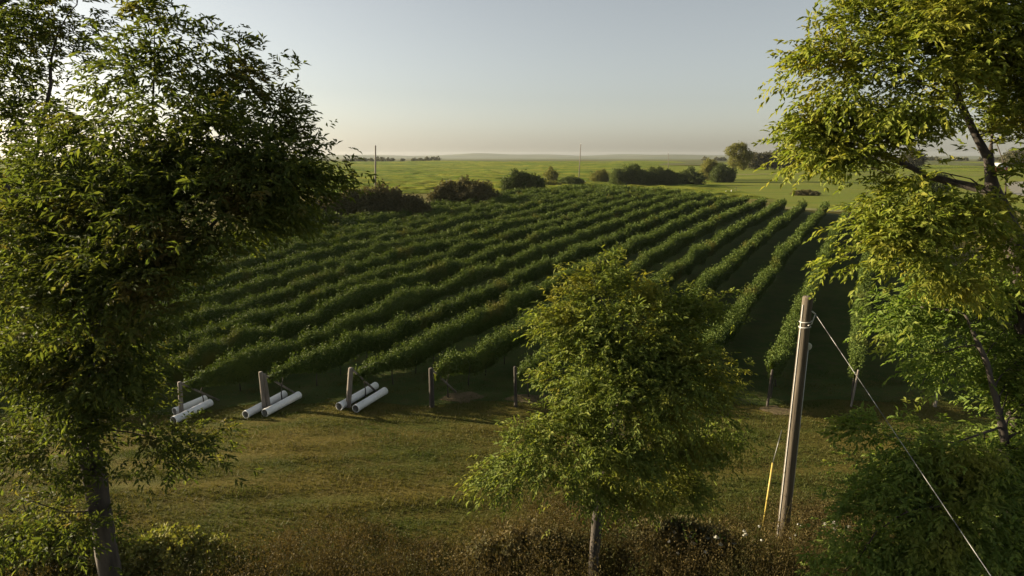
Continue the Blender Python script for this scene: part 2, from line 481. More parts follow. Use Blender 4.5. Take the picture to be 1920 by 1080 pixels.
def colonize(seeds, attractors, step, kill, iters=160, influence=4.0):
    """branches grow from the seed polylines towards the attractors"""
    pos = []; par = []
    for line, join in seeds:
        line = np.asarray(line, float)
        prev = -1
        if join and pos:
            prev = int(np.argmin(np.linalg.norm(np.array(pos) - line[0], axis=1)))
            start = 1
        else:
            pos.append(line[0]); par.append(-1); prev = len(pos) - 1; start = 1
        for a, b in zip(line[start - 1:-1], line[start:]):
            n = max(1, int(np.linalg.norm(b - a) / step))
            for q in range(1, n + 1):
                pos.append(a + (b - a) * q / n); par.append(prev); prev = len(pos) - 1
    A = np.array(attractors)
    P = np.array(pos)
    D = np.linalg.norm(A[:, None] - P[None], axis=2)
    near = D.argmin(1); dist = D.min(1)
    alive = dist > kill
    for _ in range(iters):
        use = alive & (dist < influence)
        if not use.any():
            if not alive.any(): break
            influence *= 1.5
            continue
        v = norm(A[use] - np.array(pos)[near[use]])
        ids, inv = np.unique(near[use], return_inverse=True)
        acc = np.zeros((len(ids), 3)); np.add.at(acc, inv, v)
        acc = norm(acc + np.array([0, 0, 0.05]))
        new = np.array(pos)[ids] + acc * step
        base = len(pos)
        for q in range(len(ids)):
            pos.append(new[q]); par.append(int(ids[q]))
        d2 = np.linalg.norm(A[:, None] - new[None], axis=2)
        m = d2.min(1); w = d2.argmin(1)
        upd = m < dist
        dist[upd] = m[upd]; near[upd] = base + w[upd]
        alive &= dist > kill
        if len(pos) > 6000: break
    return np.array(pos), np.array(par)

def limb_mesh(name, pos, par, r_base, r_tip, mat, parent, rng, sides=7, flare=1.35, n_trunk=0, thin=0.5):
    N = len(pos)
    tips = np.zeros(N)
    kids = np.bincount(par[par >= 0], minlength=N)
    tips[kids == 0] = 1
    for i in range(N - 1, -1, -1):
        if par[i] >= 0: tips[par[i]] += tips[i]
    e = math.log(r_base / r_tip) / math.log(max(tips[0], 2))
    rad = r_tip * np.maximum(tips, 1) ** e
    z0 = pos[0][2]
    thinf = np.ones(N)
    for i in range(N):
        if i >= n_trunk: thinf[i] = max(thin, thinf[par[i]] * 0.9) if par[i] >= 0 else 1.0
    rad = rad * thinf
    rad = rad * (1 + (flare - 1) * np.exp(-np.clip(pos[:, 2] - z0, 0, None) / 0.35) * (tips > tips[0] * 0.6))
    pr = np.where(par >= 0, par, 0)
    d = pos - pos[pr]
    root = par < 0
    if root.any():
        nxt = np.where(par == 0)[0]
        d[root] = pos[nxt[0]] - pos[0] if len(nxt) else np.array([0, 0, 1.0])
    d = norm(d)
    ref = np.where(np.abs(d[:, :1]) < 0.85, np.array([[1.0, 0, 0]]), np.array([[0, 1.0, 0]]))
    u = norm(np.cross(d, ref)); w = np.cross(d, u)
    ang = np.linspace(0, 2 * math.pi, sides, endpoint=False)
    ring = pos[:, None, :] + rad[:, None, None] * (np.cos(ang)[None, :, None] * u[:, None, :] + np.sin(ang)[None, :, None] * w[:, None, :])
    ring += (rng.normal(0, 0.06, (N, sides)) * rad[:, None])[..., None] * (ring - pos[:, None, :]) / rad[:, None, None]
    V = ring.reshape(-1, 3)
    c = np.where(~root)[0]
    k = np.arange(sides); k2 = (k + 1) % sides
    F = np.stack([pr[c][:, None] * sides + k, pr[c][:, None] * sides + k2, c[:, None] * sides + k2, c[:, None] * sides + k], 2).reshape(-1, 4)
    return np_mesh(name, V, F, mat, parent, smooth=True), rad, tips

def shell_points(rng, c, r, spacing, inner=0.55):
    c = np.asarray(c, float); r = np.broadcast_to(np.asarray(r, float), (3,))
    area = 4 * math.pi * (((r[0] * r[1]) ** 1.6 + (r[0] * r[2]) ** 1.6 + (r[1] * r[2]) ** 1.6) / 3) ** (1 / 1.6)
    n = max(4, int(area / spacing ** 2))
    v = norm(rng.normal(0, 1, (n, 3)))
    rr = inner + (1 - inner) * rng.uniform(0, 1, (n, 1)) ** 0.6
    return c + v * rr * r

def make_tree(label, base, seeds, lobes, leaf, bark, seed, r_base, spacing=0.5, per=15, sig=0.24,
              L=0.17, W=0.062, n_leaf=7, rach=0.30, droop=0.55, step=0.3, extra=(), name="leafy_tree", cat="tree", group=None, up=0.35, gap=-0.9, shoots=(), flat=0.55, umb=0.55):
    rng = np.random.default_rng(seed)
    t = thing(name, label, cat, tuple(base), group)
    clumps = np.concatenate([shell_points(rng, c, r, spacing * f, ) for c, r, f in lobes])
    keep = np.ones(len(clumps), bool)
    for c, r, f in lobes:
        q = np.linalg.norm((clumps - np.asarray(c)) / r, axis=1)
        keep &= ~((q < 0.5) & (rng.uniform(0, 1, len(clumps)) < 0.65))
    # openings: whole pockets of the crown stay bare
    ph = rng.uniform(0, 6.28, 6)
    hole = (np.sin(clumps[:, 0] * 3.1 + ph[0]) + np.sin(clumps[:, 1] * 2.7 + ph[1]) + np.sin(clumps[:, 2] * 3.7 + ph[2])
            + np.sin(clumps[:, 0] * 5.3 - clumps[:, 2] * 4.1 + ph[3]) + np.sin(clumps[:, 2] * 6.7 + clumps[:, 1] * 4.9 + ph[4]))
    keep &= hole > gap
    clumps = clumps[keep]
    clumps = clumps[clumps[:, 2] > zt(clumps[:, 0], clumps[:, 1]) + 0.3]
    n_main = len(clumps)
    extra = list(extra)
    for a, b in shoots:                       # long upright twigs that stand clear of the crown
        for q in np.linspace(0, 1, max(3, int(np.linalg.norm(b - a) / 0.13))):
            extra.append(a + (b - a) * q + rng.normal(0, 0.03, 3))
    if len(extra): clumps = np.concatenate([clumps, np.array(extra)])
    pos, par = colonize(seeds, clumps, step, step * 1.1)
    l0 = np.asarray(seeds[0][0]); n_tr = 1 + sum(max(1, int(np.linalg.norm(b - a) / step)) for a, b in zip(l0[:-1], l0[1:]))
    limb_mesh("trunk", pos, par, r_base, 0.009, bark, t, rng, n_trunk=n_tr)
    # sprays round the clump centres, pointing away from the nearest branch
    D = []
    for i in range(0, len(clumps), 400):
        D.append(np.linalg.norm(clumps[i:i + 400, None] - pos[None], axis=2).argmin(1))
    nr = np.concatenate(D)
    # follow the branch back a little so that "away" means along the branch
    nb = nr.copy()
    for _ in range(3): nb = np.where(par[nb] >= 0, par[nb], nb)
    away = norm(clumps - pos[nb])
    cnt = rng.poisson(per, len(clumps)); cnt[n_main:] = 3; 
    idx = np.repeat(np.arange(len(clumps)), cnt)
    size = rng.uniform(0.6, 1.35, len(clumps)); size[n_main:] = 0.3
    g = rng.normal(0, 1, (len(idx), 3)) * sig * size[idx][:, None]
    g[:, 2] *= flat
    g[:, 2] -= (g[:, 0] ** 2 + g[:, 1] ** 2) * umb           # each clump is a pad that hangs at its rim
    anchors = clumps[idx] + g
    dirs = away[idx] * 0.8 + norm(g) * 0.7 + rng.normal(0, 0.35, (len(idx), 3)) + np.array([0, 0, up])
    V, F = sprays(rng, anchors, norm(dirs), n_leaf, rach, L, W, droop)
    np_mesh("crown", V, F, leaf, t)
    return t

SHRINK = 24.0
def P3(px, py, Y, r, sq=1.0, f=1.0, dep=1.0):
    """a crown lobe: centre seen at that point, Y metres out, radius r given in frame pixels"""
    c = at(px, py, Y)
    d = np.linalg.norm(c - np.array([0, 0, CAM_H]))
    m = max(r - SHRINK, r * 0.5) * d / FPX
    return (c, np.array([m, m * dep, m * sq]), f)

def gz(p):
    p = np.array(p, float); p[2] = float(zt(p[0], p[1])); return p

# --- the big tree on the left
YL = 12.0
bl = at(206, 1080, YL); bl = gz((bl[0] + 0.05, YL, 0))
tl = [bl - np.array([0, 0, 0.2]), at(200, 1040, YL), at(178, 900, YL), at(150, 790, YL), at(160, 650, YL), at(190, 500, YL + 0.1), at(220, 380, YL + 0.2)]
lobes_l = [P3(290, 75, 12.2, 50, 1.3), P3(288, 22, 12.2, 22, 1.4), P3(290, 140, 12.2, 62), P3(238, 155, 11.8, 44), P3(360, 175, 11.8, 54), P3(422, 158, 12.2, 46), P3(482, 182, 12.3, 44),
           P3(510, 270, 12.0, 60), P3(440, 260, 11.3, 80), P3(330, 270, 11.0, 100), P3(220, 300, 11.4, 100), P3(120, 330, 11.6, 90), P3(380, 380, 11.0, 110),
           P3(505, 360, 11.6, 85), P3(560, 340, 12.2, 40, 0.8), P3(470, 405, 12.0, 46, 0.7), P3(350, 455, 11.4, 70, 0.8), P3(512, 205, 12.2, 40, 0.8), P3(522, 258, 12.2, 42, 0.8), P3(430, 112, 12.2, 28, 1.2), P3(535, 302, 12.2, 42), P3(170, 235, 11.8, 66), P3(400, 230, 11.6, 60), P3(440, 330, 11.8, 80), P3(330, 340, 11.6, 80), P3(230, 400, 11.4, 80), P3(450, 420, 11.8, 60), P3(540, 360, 12.2, 50), P3(300, 470, 11.6, 70), P3(120, 540, 11.4, 80), P3(220, 640, 11.5, 60), P3(60, 660, 11.4, 70), P3(150, 400, 11.2, 90), P3(260, 440, 10.8, 110),
           P3(120, 470, 11.2, 100), P3(20, 440, 11.8, 90), P3(270, 555, 11.2, 66), P3(180, 580, 10.8, 90), P3(90, 600, 11.2, 105), P3(225, 655, 11.4, 55), P3(170, 700, 11.2, 85),
           P3(60, 720, 11.4, 70), P3(240, 760, 11.6, 50), P3(330, 830, 11.8, 60, 0.55, 1.25), P3(90, 820, 11.6, 50, 0.7, 1.3), P3(60, 930, 11.2, 70, 0.6, 1.15), P3(130, 1000, 11.0, 60, 0.6, 1.2), P3(250, 880, 11.8, 45, 0.6, 1.4), P3(200, 800, 11.7, 55, 0.8), P3(300, 870, 11.7, 40, 0.7, 1.2), P3(150, 890, 11.6, 40, 0.8, 1.2), P3(20, 830, 11.6, 60, 0.8), P3(370, 820, 11.8, 45, 0.5, 1.2), P3(130, 800, 11.4, 60, 0.8), P3(40, 1010, 11, 60, 0.7)]
seeds_l = [(tl, False),
           ([at(190, 500, YL + 0.1), at(260, 380, 12.2), at(285, 240, 12.3), at(290, 110, 12.2), at(289, 40, 12.2)], True),
           ([at(160, 650, YL), at(260, 560, 11.6), at(400, 420, 11.6), at(500, 320, 12.0), at(540, 230, 12.2)], True),
           ([at(160, 650, YL), at(90, 560, 11.6), at(40, 440, 11.8)], True),
           ([at(152, 800, YL), at(240, 810, 11.9), at(330, 830, 11.8)], True),
           ([at(190, 960, YL), at(120, 960, 11.4), at(60, 940, 11.2)], True)]
ex_l = [at(612, 330, 12.5), at(630, 345, 12.5), at(650, 352, 12.6), 
        at(362, 32, 12.0), at(350, 50, 12.0), at(340, 70, 12.0), at(485, 95, 12.2), at(535, 130, 12.3), at(548, 190, 12.3), at(555, 230, 12.2), at(430, 65, 12.2), at(440, 90, 12.2), at(300, 8, 12.2), at(275, 22, 12.2)]
make_tree("large dark green tree on the left with its trunk in the bottom corner", bl, seeds_l, lobes_l, M['leaf_left'], M['bark_dark'], 11, 0.22, spacing=0.50, per=19, sig=0.25, flat=0.6, umb=0.35, gap=-0.95, extra=ex_l, shoots=[(at(a, b, 12.2), at(c, d, 12.2)) for a, b, c, d in [(290, 60, 292, -15), (262, 70, 255, 15), (335, 80, 362, 30), (318, 70, 310, 20), (430, 110, 428, 55), (447, 115, 445, 60), (400, 130, 385, 85), (480, 150, 488, 90), (520, 165, 538, 125), (235, 110, 215, 55), (205, 130, 195, 90), (540, 240, 560, 195), (545, 290, 566, 250), (560, 320, 590, 278), (600, 335, 638, 272), (590, 350, 668, 318)]], L=0.150, W=0.052)

# --- the tree at the far left edge
YE = 16.0
be = gz((at(-120, 1000, YE)[0], YE, 0))
te = [be - np.array([0, 0, 0.2]), at(-110, 800, YE), at(-60, 560, YE), at(20, 380, YE), at(70, 280, YE), at(95, 160, YE)]
lobes_e = [P3(128, 110, 16.0, 38, 1.1), P3(60, 90, 15.8, 50), P3(52, 40, 16.0, 62), P3(118, 62, 16.0, 40, 1.2), P3(95, -40, 16.0, 60), P3(10, -50, 16.0, 80), P3(-60, 60, 16.0, 90), P3(92, 140, 15.8, 52), P3(40, 150, 15.6, 60), P3(-30, 200, 15.7, 85), P3(70, 225, 15.7, 50), P3(-70, 330, 15.9, 85), P3(0, 260, 15.7, 46)]
make_tree("green tree cut by the left edge, its crown rising beside the large dark tree", be, [(te, False), ([at(20, 380, YE), at(-60, 250, YE), at(-80, 80, YE)], True)], lobes_e, M['leaf_left'], M['bark_dark'], 12, 0.22, spacing=0.60, per=17, sig=0.30, gap=-0.75, flat=0.6, umb=0.35, L=0.16, W=0.056, shoots=[(at(a, b, 16), at(c, d, 16)) for a, b, c, d in [(165, 60, 178, -5), (140, 40, 148, -10), (110, 30, 118, -5), (175, 90, 186, 40), (60, 10, 66, -15)]])

# --- the big yellow-green tree on the right
YR = 14.0
br = gz((at(1925, 700, YR + 0.6)[0], YR + 0.6, 0))
fork = at(1884, 405, YR)
tr_ = [br - np.array([0, 0, 0.2]), at(1924, 640, YR + 0.4), at(1915, 520, YR + 0.2), at(1900, 450, YR), fork]
seeds_r = [(tr_, False),
           ([fork, at(1862, 360, YR), at(1855, 300, YR), at(1830, 255, YR), at(1800, 190, YR), at(1775, 110, YR), at(1760, 30, YR)], True),
           ([at(1855, 300, YR), at(1862, 240, YR + 0.4), at(1850, 150, YR + 0.5), at(1846, 60, YR + 0.6)], True),
           ([fork, at(1886, 340, YR + 0.3), at(1880, 300, YR + 0.5), at(1862, 250, YR + 0.8), at(1872, 190, YR + 1)], True),
           ([at(1886, 340, YR + 0.3), at(1930, 290, YR + 0.4), at(1980, 240, YR + 0.4)], True),
           ([at(1870, 375, YR), at(1820, 335, YR - 0.5), at(1760, 322, YR - 0.8), at(1690, 335, YR - 1.0), at(1620, 310, YR - 0.8)], True),
           ([at(1862, 360, YR), at(1800, 345, YR + 0.4), at(1740, 330, YR + 0.6), at(1660, 290, YR + 0.6), at(1560, 275, YR + 0.4)], True),
           ([at(1890, 430, YR), at(1800, 440, YR - 0.8), at(1700, 470, YR - 1.2)], True),
           ([at(1800, 190, YR), at(1700, 140, YR - 0.3), at(1600, 110, YR - 0.2)], True)]
lobes_r = [P3(1560, 91, 14, 52, 0.7), P3(1610, 46, 14, 62), P3(1600, 136, 13.8, 60, 0.8), P3(1580, 181, 13.8, 45, 0.6), P3(1680, 46, 13.6, 90), P3(1760, -34, 13.8, 110), P3(1660, -54, 14, 90), P3(1780, 46, 13.6, 85), P3(1880, 16, 14, 110), P3(1960, 116, 14, 100),
           P3(1680, 146, 13.4, 80), P3(1770, 136, 13.3, 70), P3(1672, 185, 13.4, 55, 0.7), P3(1730, 206, 13.2, 50, 0.6), P3(1860, 116, 14.4, 70), P3(1900, 186, 14.2, 60), P3(1820, 171, 14.6, 40),
           P3(1567, 233, 14.2, 62, 0.6), P3(1522, 230, 14.2, 30, 0.7), P3(1622, 228, 14.0, 60, 0.7), P3(1587, 283, 14.0, 50, 0.5), P3(1532, 288, 14.2, 28, 0.5), P3(1682, 260, 13.4, 60, 0.8), P3(1690, 316, 13.0, 55, 0.8), P3(1657, 298, 13.6, 40, 0.6),
           P3(1910, 246, 14.0, 38, 0.5), P3(1940, 326, 13.8, 40, 0.6), P3(1800, 286, 13.6, 38, 0.45), P3(1770, 321, 13.4, 40, 0.4),
           P3(1694, 386, 12.9, 60, 0.7), P3(1720, 416, 12.6, 75, 0.7), P3(1654, 426, 13.0, 45, 0.7), P3(1604, 476, 13.2, 32, 0.8), P3(1780, 406, 13.0, 60, 0.6), P3(1830, 441, 13.2, 50, 0.6), P3(1694, 486, 12.7, 62, 0.7), P3(1750, 496, 12.6, 75, 0.7), P3(1644, 521, 13.0, 40, 0.7), P3(1840, 516, 13.0, 60, 0.6)]
lobes_r += [P3(1905, 170, 13.5, 55, 0.7), P3(1930, 215, 13.4, 45, 0.6), P3(1935, 320, 13.5, 40, 0.6), P3(1860, 400, 13.2, 50, 0.6), P3(1930, 440, 13.2, 40, 0.6), P3(1800, 385, 12.9, 50, 0.6), P3(1660, 300, 13.4, 60, 0.9), P3(1700, 255, 13.3, 55, 0.9), P3(1660, 330, 13.4, 40), P3(1690, 355, 13.2, 48, 0.8), P3(1795, 312, 13.6, 40, 0.5), P3(1845, 308, 13.7, 34, 0.5), P3(1750, 330, 13.3, 36, 0.5), P3(1525, 258, 14.2, 42, 0.6), P3(1560, 272, 14.2, 44, 0.6), P3(1605, 275, 14.2, 44, 0.6), P3(1540, 150, 14, 50, 0.6), P3(1525, 105, 14, 36, 0.6), P3(1580, 240, 14, 40, 0.6), P3(1930, 90, 13.6, 80), P3(1890, 480, 13.0, 50, 0.6)]
ex_r = [at(1485, 262, 14.2), at(1496, 252, 14.2), at(1505, 103, 14), at(1520, 95, 14), at(1535, 75, 14), at(1560, 60, 14), at(1500, 290, 14.2), at(1545, 495, 13.2), at(1555, 510, 13.2), at(1600, 5, 14), at(1575, 430, 13.1), at(1610, 385, 13.5)]
make_tree("tall yellow green tree on the right with a dark forked trunk", br, seeds_r, lobes_r, M['leaf_right'], M['bark_dark'], 13, 0.21, spacing=0.58, per=28, sig=0.27, gap=-0.7, flat=0.40, umb=0.55, extra=ex_r, L=0.155, W=0.064, droop=0.6, n_leaf=7)

# --- deep green young tree under it
YQ = 13.4
bq = gz((at(1890, 1080, YQ)[0], YQ, 0))
tq = [bq - np.array([0, 0, 0.2]), at(1893, 1060, YQ), at(1902, 930, YQ), at(1880, 800, YQ), at(1850, 680, YQ), at(1810, 590, YQ)]
lobes_q = [P3(1700, 566, 14.2, 46, 0.8), P3(1770, 552, 14.2, 52, 0.8), P3(1840, 560, 14.0, 55, 0.8), P3(1910, 540, 14.2, 55, 0.8), P3(1900, 735, 13.9, 50, 0.7), P3(1900, 860, 13.4, 55, 0.8), P3(1700, 600, 14.1, 55, 0.8), P3(1790, 590, 14.2, 75, 0.8), P3(1880, 600, 14.4, 85), P3(1690, 650, 13.8, 45, 0.7), P3(1770, 665, 13.8, 70, 0.7), P3(1860, 680, 14.0, 75, 0.7), P3(1930, 700, 14.4, 80),
           P3(1910, 790, 14.2, 60, 0.8), P3(1650, 790, 13.4, 55, 0.55), P3(1600, 800, 13.4, 30, 0.6), P3(1710, 830, 13.2, 75, 0.7), P3(1640, 870, 13.2, 60, 0.7), P3(1780, 860, 13.0, 85, 0.8), P3(1870, 850, 13.4, 75), P3(1690, 920, 12.9, 80, 0.8), P3(1610, 930, 13.1, 50, 0.6),
           P3(1790, 950, 12.7, 90), P3(1890, 950, 13.2, 80), P3(1720, 1010, 12.6, 80, 0.8), P3(1620, 1010, 12.8, 60, 0.6), P3(1830, 1050, 12.6, 100), P3(1930, 1040, 13.0, 90), P3(1550, 1060, 12.8, 55, 0.6), P3(1680, 1090, 12.4, 90, 0.7)]
make_tree("deep green leafy tree low on the right behind the slanting cable", bq, [(tq, False), ([at(1880, 800, YQ), at(1790, 830, 12.8), at(1680, 820, 12.7)], True), ([at(1902, 930, YQ), at(1800, 940, 12.4), at(1700, 960, 12.2)], True)],
          lobes_q, M['leaf_low'], M['bark_dark'], 14, 0.16, spacing=0.56, per=22, sig=0.27, flat=0.5, umb=0.4, gap=-0.65, L=0.155, W=0.060, droop=0.55)

# --- the small tree in the middle
YM = 14.6
bm_ = gz((at(1112, 1080, YM)[0] - 0.02, YM, 0))
tm = [bm_ - np.array([0, 0, 0.2]), at(1113, 1060, YM), at(1120, 960, YM), at(1140, 850, YM), at(1165, 740, YM), at(1170, 640, YM)]
lobes_m = [P3(1140, 530, 14.8, 38, 1.2), P3(1075, 565, 14.7, 36, 1.2), P3(1195, 560, 14.9, 48), P3(1265, 580, 14.8, 40), P3(1320, 580, 14.9, 26, 0.9, 1.15), P3(1110, 625, 14.3, 70), P3(1200, 630, 14.2, 80), P3(1285, 650, 14.4, 65), P3(1060, 650, 14.5, 40), P3(1330, 720, 14.4, 50), P3(1160, 720, 13.8, 85, 0.9), P3(1250, 740, 13.8, 85, 0.9), P3(1090, 720, 14.1, 55), P3(1340, 770, 14.3, 42, 0.9),
           P3(1060, 790, 13.9, 60, 0.7), P3(1000, 820, 13.9, 52, 0.7), P3(960, 865, 13.9, 42, 0.7), P3(925, 893, 13.9, 24, 0.6), P3(1040, 850, 13.7, 50, 0.6), P3(1120, 820, 13.5, 65, 0.8), P3(1110, 890, 13.8, 50, 0.6), P3(1190, 850, 13.6, 60, 0.8), P3(1260, 830, 13.9, 60, 0.8), P3(1230, 910, 14.0, 50, 0.6), P3(1290, 920, 14.2, 28, 0.7, 1.2), P3(1310, 830, 14.2, 35, 0.7, 1.3), P3(1150, 930, 14.2, 40, 0.5, 1.2)]
lobes_m += [P3(1055, 890, 14.0, 44, 0.7), P3(1125, 925, 14.2, 48, 0.7), P3(1200, 930, 14.3, 48, 0.7), P3(1265, 885, 14.3, 48, 0.8), P3(1165, 880, 13.9, 56, 0.8), P3(1300, 850, 14.4, 46, 0.8), P3(985, 870, 14.0, 36, 0.7), P3(1042, 615, 14.6, 40), P3(1335, 640, 14.7, 46), P3(1295, 595, 14.8, 42), P3(1075, 600, 14.6, 44), P3(1352, 700, 14.6, 44), P3(1230, 580, 14.7, 46), P3(1345, 800, 14.5, 36), P3(1020, 700, 14.6, 36)]
ex_m = [at(1060, 510, 14.8), at(1055, 525, 14.8), at(1095, 505, 14.8), at(1145, 485, 14.8), at(1147, 500, 14.8), at(1165, 488, 14.9), at(1163, 505, 14.9), at(1345, 560, 15), at(1358, 552, 15), at(1335, 570, 15), at(1290, 545, 15), at(1285, 560, 15), at(1165, 660, 14)]
make_tree("small olive green tree standing alone in front of the vineyard", bm_, [(tm, False), ([at(1140, 850, YM), at(1060, 830, 14.2), at(980, 860, 13.9)], True), ([at(1165, 740, YM), at(1260, 700, 14.4), at(1320, 700, 14.4)], True)],
          lobes_m, M['leaf_mid'], M['bark_dark'], 15, 0.13, spacing=0.50, per=28, sig=0.25, flat=0.5, umb=0.4, gap=-1.35, shoots=[(at(a, b, 14.8), at(c, d, 14.8)) for a, b, c, d in [(1070, 560, 1058, 503), (1095, 560, 1094, 500), (1145, 550, 1144, 478), (1160, 555, 1167, 483), (1125, 550, 1122, 510), (1200, 550, 1205, 520), (1250, 575, 1262, 535), (1290, 600, 1288, 542), (1325, 600, 1335, 560), (1330, 600, 1362, 550), (1040, 600, 1020, 570)]], L=0.138, W=0.050, droop=0.55)

# ------------------------------------------------------------------ vineyard
AZ = math.radians(29.6)
RD = np.array([math.sin(AZ), math.cos(AZ)])          # along the rows
RN = np.array([RD[1], -RD[0]])                       # across, to the right
SP, X0, Y0 = 3.98, 0.18, 28.1

def row_pt(i, s, off=0.0):
    p = np.array([X0 + SP * i, Y0]) + RD * s + RN * off
    return p

def noise1(rng, s, scale):
    n = int(s.max() / scale) + 4
    k = rng.normal(0, 1, n)
    x = (s - s.min()) / scale
    a = np.floor(x).astype(int); t = x - a; t = t * t * (3 - 2 * t)
    return k[a] * (1 - t) + k[a + 1] * t

def vine_row(i, label, seed):
    rng = np.random.default_rng(seed)
    s1 = 93 + 3.0 * (2 - i)
    p0 = row_pt(i, 0)
    t = thing("vine_row", label, "vine row", (p0[0], p0[1], float(zt(*p0))), "rows of the vineyard")
    ss = np.arange(0.3, s1 + 0.5, 0.5)
    hA, hB = noise1(rng, ss, 3.5), noise1(rng, ss, 1.1)
    wA = noise1(rng, ss, 2.0)
    top = 1.78 + 0.15 * hA + 0.14 * hB
    wid = 0.30 + 0.06 * wA
    bot = 0.50 + 0.15 * noise1(rng, ss, 1.6)
    endf = np.clip((ss - 0.6) / 3.4, 0.0, 1)
    bot = np.minimum(bot + (1 - endf) * 0.85, top - 0.25); wid = wid * (0.45 + 0.55 * endf)
    # leaves, larger and fewer with distance from the near headland
    edges = np.arange(0.4, s1, 2.0)
    S = []; SZ = []
    for e in edges:
        q = row_pt(i, e); dist = math.hypot(q[0], q[1])
        L = 0.080 * max(1.0, dist / 40.0) ** 0.9
        n = int(2.0 * 4.0 / (L * L * 0.55) * 0.95)
        S.append(e + rng.uniform(0, 2.0, n)); SZ.append(np.full(n, L))
    S = np.concatenate(S); SZ = np.concatenate(SZ)
    S = np.clip(S, 0.4, s1)
    N = len(S)
    tp = np.interp(S, ss, top); wd = np.interp(S, ss, wid); bt = np.interp(S, ss, bot)
    # position round an upside-down U; th = -1..1
    th = rng.uniform(-1, 1, N); th = np.sign(th) * np.abs(th) ** 1.25
    a = np.clip(np.abs(th) / 0.45, 0, 1)                     # 0 crown .. 1 shoulder
    drop = np.clip((np.abs(th) - 0.45) / 0.55, 0, 1)
    sg = np.sign(th)
    off = sg * wd * np.sin(a * math.pi / 2) * (1 - 0.66 * np.clip(drop * 3.0, 0, 1))
    zz = tp - 0.28 * (1 - np.cos(a * math.pi / 2)) - drop * (tp - 0.28 - bt)
    lump = 0.11 * np.sin(S * 5.1 + seed) * np.sin(th * 6 + S * 1.7) + 0.06 * np.sin(S * 9.7 + 2 * seed + th * 3) + rng.normal(0, 0.07, N)
    off = off + sg * lump; zz = zz + lump * (1 - drop)
    sh = rng.uniform(0, 1, N) < 0.20                          # shoots that stand up from the crown
    zz = zz + np.where(sh & (drop == 0), rng.uniform(0.02, 0.30, N) * (0.6 + 0.8 * (np.sin(S * 2.3 + seed) > 0)), 0)
    P = np.array([X0 + SP * i, Y0])[None] + S[:, None] * RD + off[:, None] * RN
    Z = zt(P[:, 0], P[:, 1]) + zz
    pos = np.concatenate([P, Z[:, None]], 1)
    out = np.stack([sg * RN[0] * a, sg * RN[1] * a, 1.0 - 0.7 * drop], 1)
    nrm = norm(out) + rng.normal(0, 1, (N, 3)) * np.where(drop > 0, 0.20, 0.34)[:, None]
    d = rng.normal(0, 0.6, (N, 3)) + np.stack([sg * RN[0] * 0.6, sg * RN[1] * 0.6, -0.15 - 1.3 * np.clip(drop * 3, 0, 1)], 1)
    d[sh] = rng.normal(0, 0.35, (int(sh.sum()), 3)) + np.array([0, 0, 0.9])
    L = SZ * rng.uniform(0.7, 1.3, N)
    V, F = leaf_arrays(pos, d, nrm, L, L * rng.uniform(0.75, 1.0, N), 0.10)
    # the mass of older leaves inside
    k = np.array([(-0.2, 0.0), (-0.22, 0.55), (-0.65, 0.80), (0.0, 0.97), (0.65, 0.80), (0.22, 0.55), (0.2, 0.0)])
    Q = np.array([X0 + SP * i, Y0])[None] + ss[:, None] * RD
    gzv = zt(Q[:, 0], Q[:, 1])
    core = []
    for kx, kz in k:
        o = kx * wid * (1 + 0.12 * rng.normal(0, 1, len(ss)))
        z = gzv + bot + 0.08 + (top - bot - 0.15) * kz + rng.normal(0, 0.03, len(ss))
        core.append(np.concatenate([Q + o[:, None] * RN, z[:, None]], 1))
    core = np.stack(core, 1)                                  # (n,7,3)
    n, m = core.shape[:2]
    ii = np.arange(n * m).reshape(n, m) + len(V)
    jn = np.roll(np.arange(m), -1)
    FQ = np.stack([ii[:-1, :].ravel(), ii[1:, :].ravel(), ii[1:, jn].ravel(), ii[:-1, jn].ravel()], 1)
    np_mesh("foliage", np.concatenate([V, core.reshape(-1, 3)]), [F, FQ], M['vine'], t)
    # trunks of the first vines, which show under the near end
    if i >= -5:
        for q in range(4):
            s = 1.2 + q * 1.9 + rng.uniform(-0.2, 0.2)
            a0 = row_pt(i, s); z0 = float(zt(*a0))
            g = Geo()
            g.tube([(a0[0], a0[1], z0 - 0.05), (a0[0] + rng.uniform(-.05, .05), a0[1] + rng.uniform(-.05, .05), z0 + 0.45), (a0[0] + rng.uniform(-.08, .08), a0[1], z0 + 0.9), (a0[0] + RD[0] * 0.2, a0[1] + RD[1] * 0.2, z0 + 1.35)], [0.035, 0.028, 0.026, 0.02], 7)
            g.build("vine_trunk", M['bark_dark'], t)
        g = Geo()
        a0 = row_pt(i, 0.05); b0 = row_pt(i, 6.0)
        g.tube([(a0[0], a0[1], float(zt(*a0)) + 1.62), (b0[0], b0[1], float(zt(*b0)) + 1.5)], 0.006, 5)
        g.build("wire", M['steel'], t)
    return t

row_labels = {
    -13: "farthest vine row, running along the brown bushes at the back",
    -12: "vine row next to the farthest one beside the brown bushes",
    -11: "third vine row in from the bushes at the back edge",
    -10: "fourth vine row in from the bushes at the back edge",
    -9: "fifth vine row in from the bushes at the back edge",
    -8: "vine row five rows behind the one above the leftmost pipe pair",
    -7: "vine row four rows behind the one above the leftmost pipe pair",
    -6: "vine row with its near end hidden by the large left tree, third behind the leftmost pipe pair",
    -5: "vine row directly behind the one that ends at the leftmost pipe pair",
    -4: "vine row with yellowing near end above the leftmost pair of white pipes",
    -3: "vine row ending at the doubled post over the middle pair of pipes",
    -2: "vine row ending at the leaning grey post over the rightmost pair of pipes",
    -1: "vine row ending at the dark post with a slanting brace and no pipes",
    0: "vine row ending at the slim post just left of the small middle tree",
    1: "vine row whose near end is hidden behind the small middle tree",
    2: "vine row coming down just right of the small middle tree's crown",
    3: "vine row that comes down just left of the tall wooden pole top",
    4: "vine row just right of the tall pole, half under the yellow green tree",
    5: "last vine row on the right, under the yellow green tree",
}
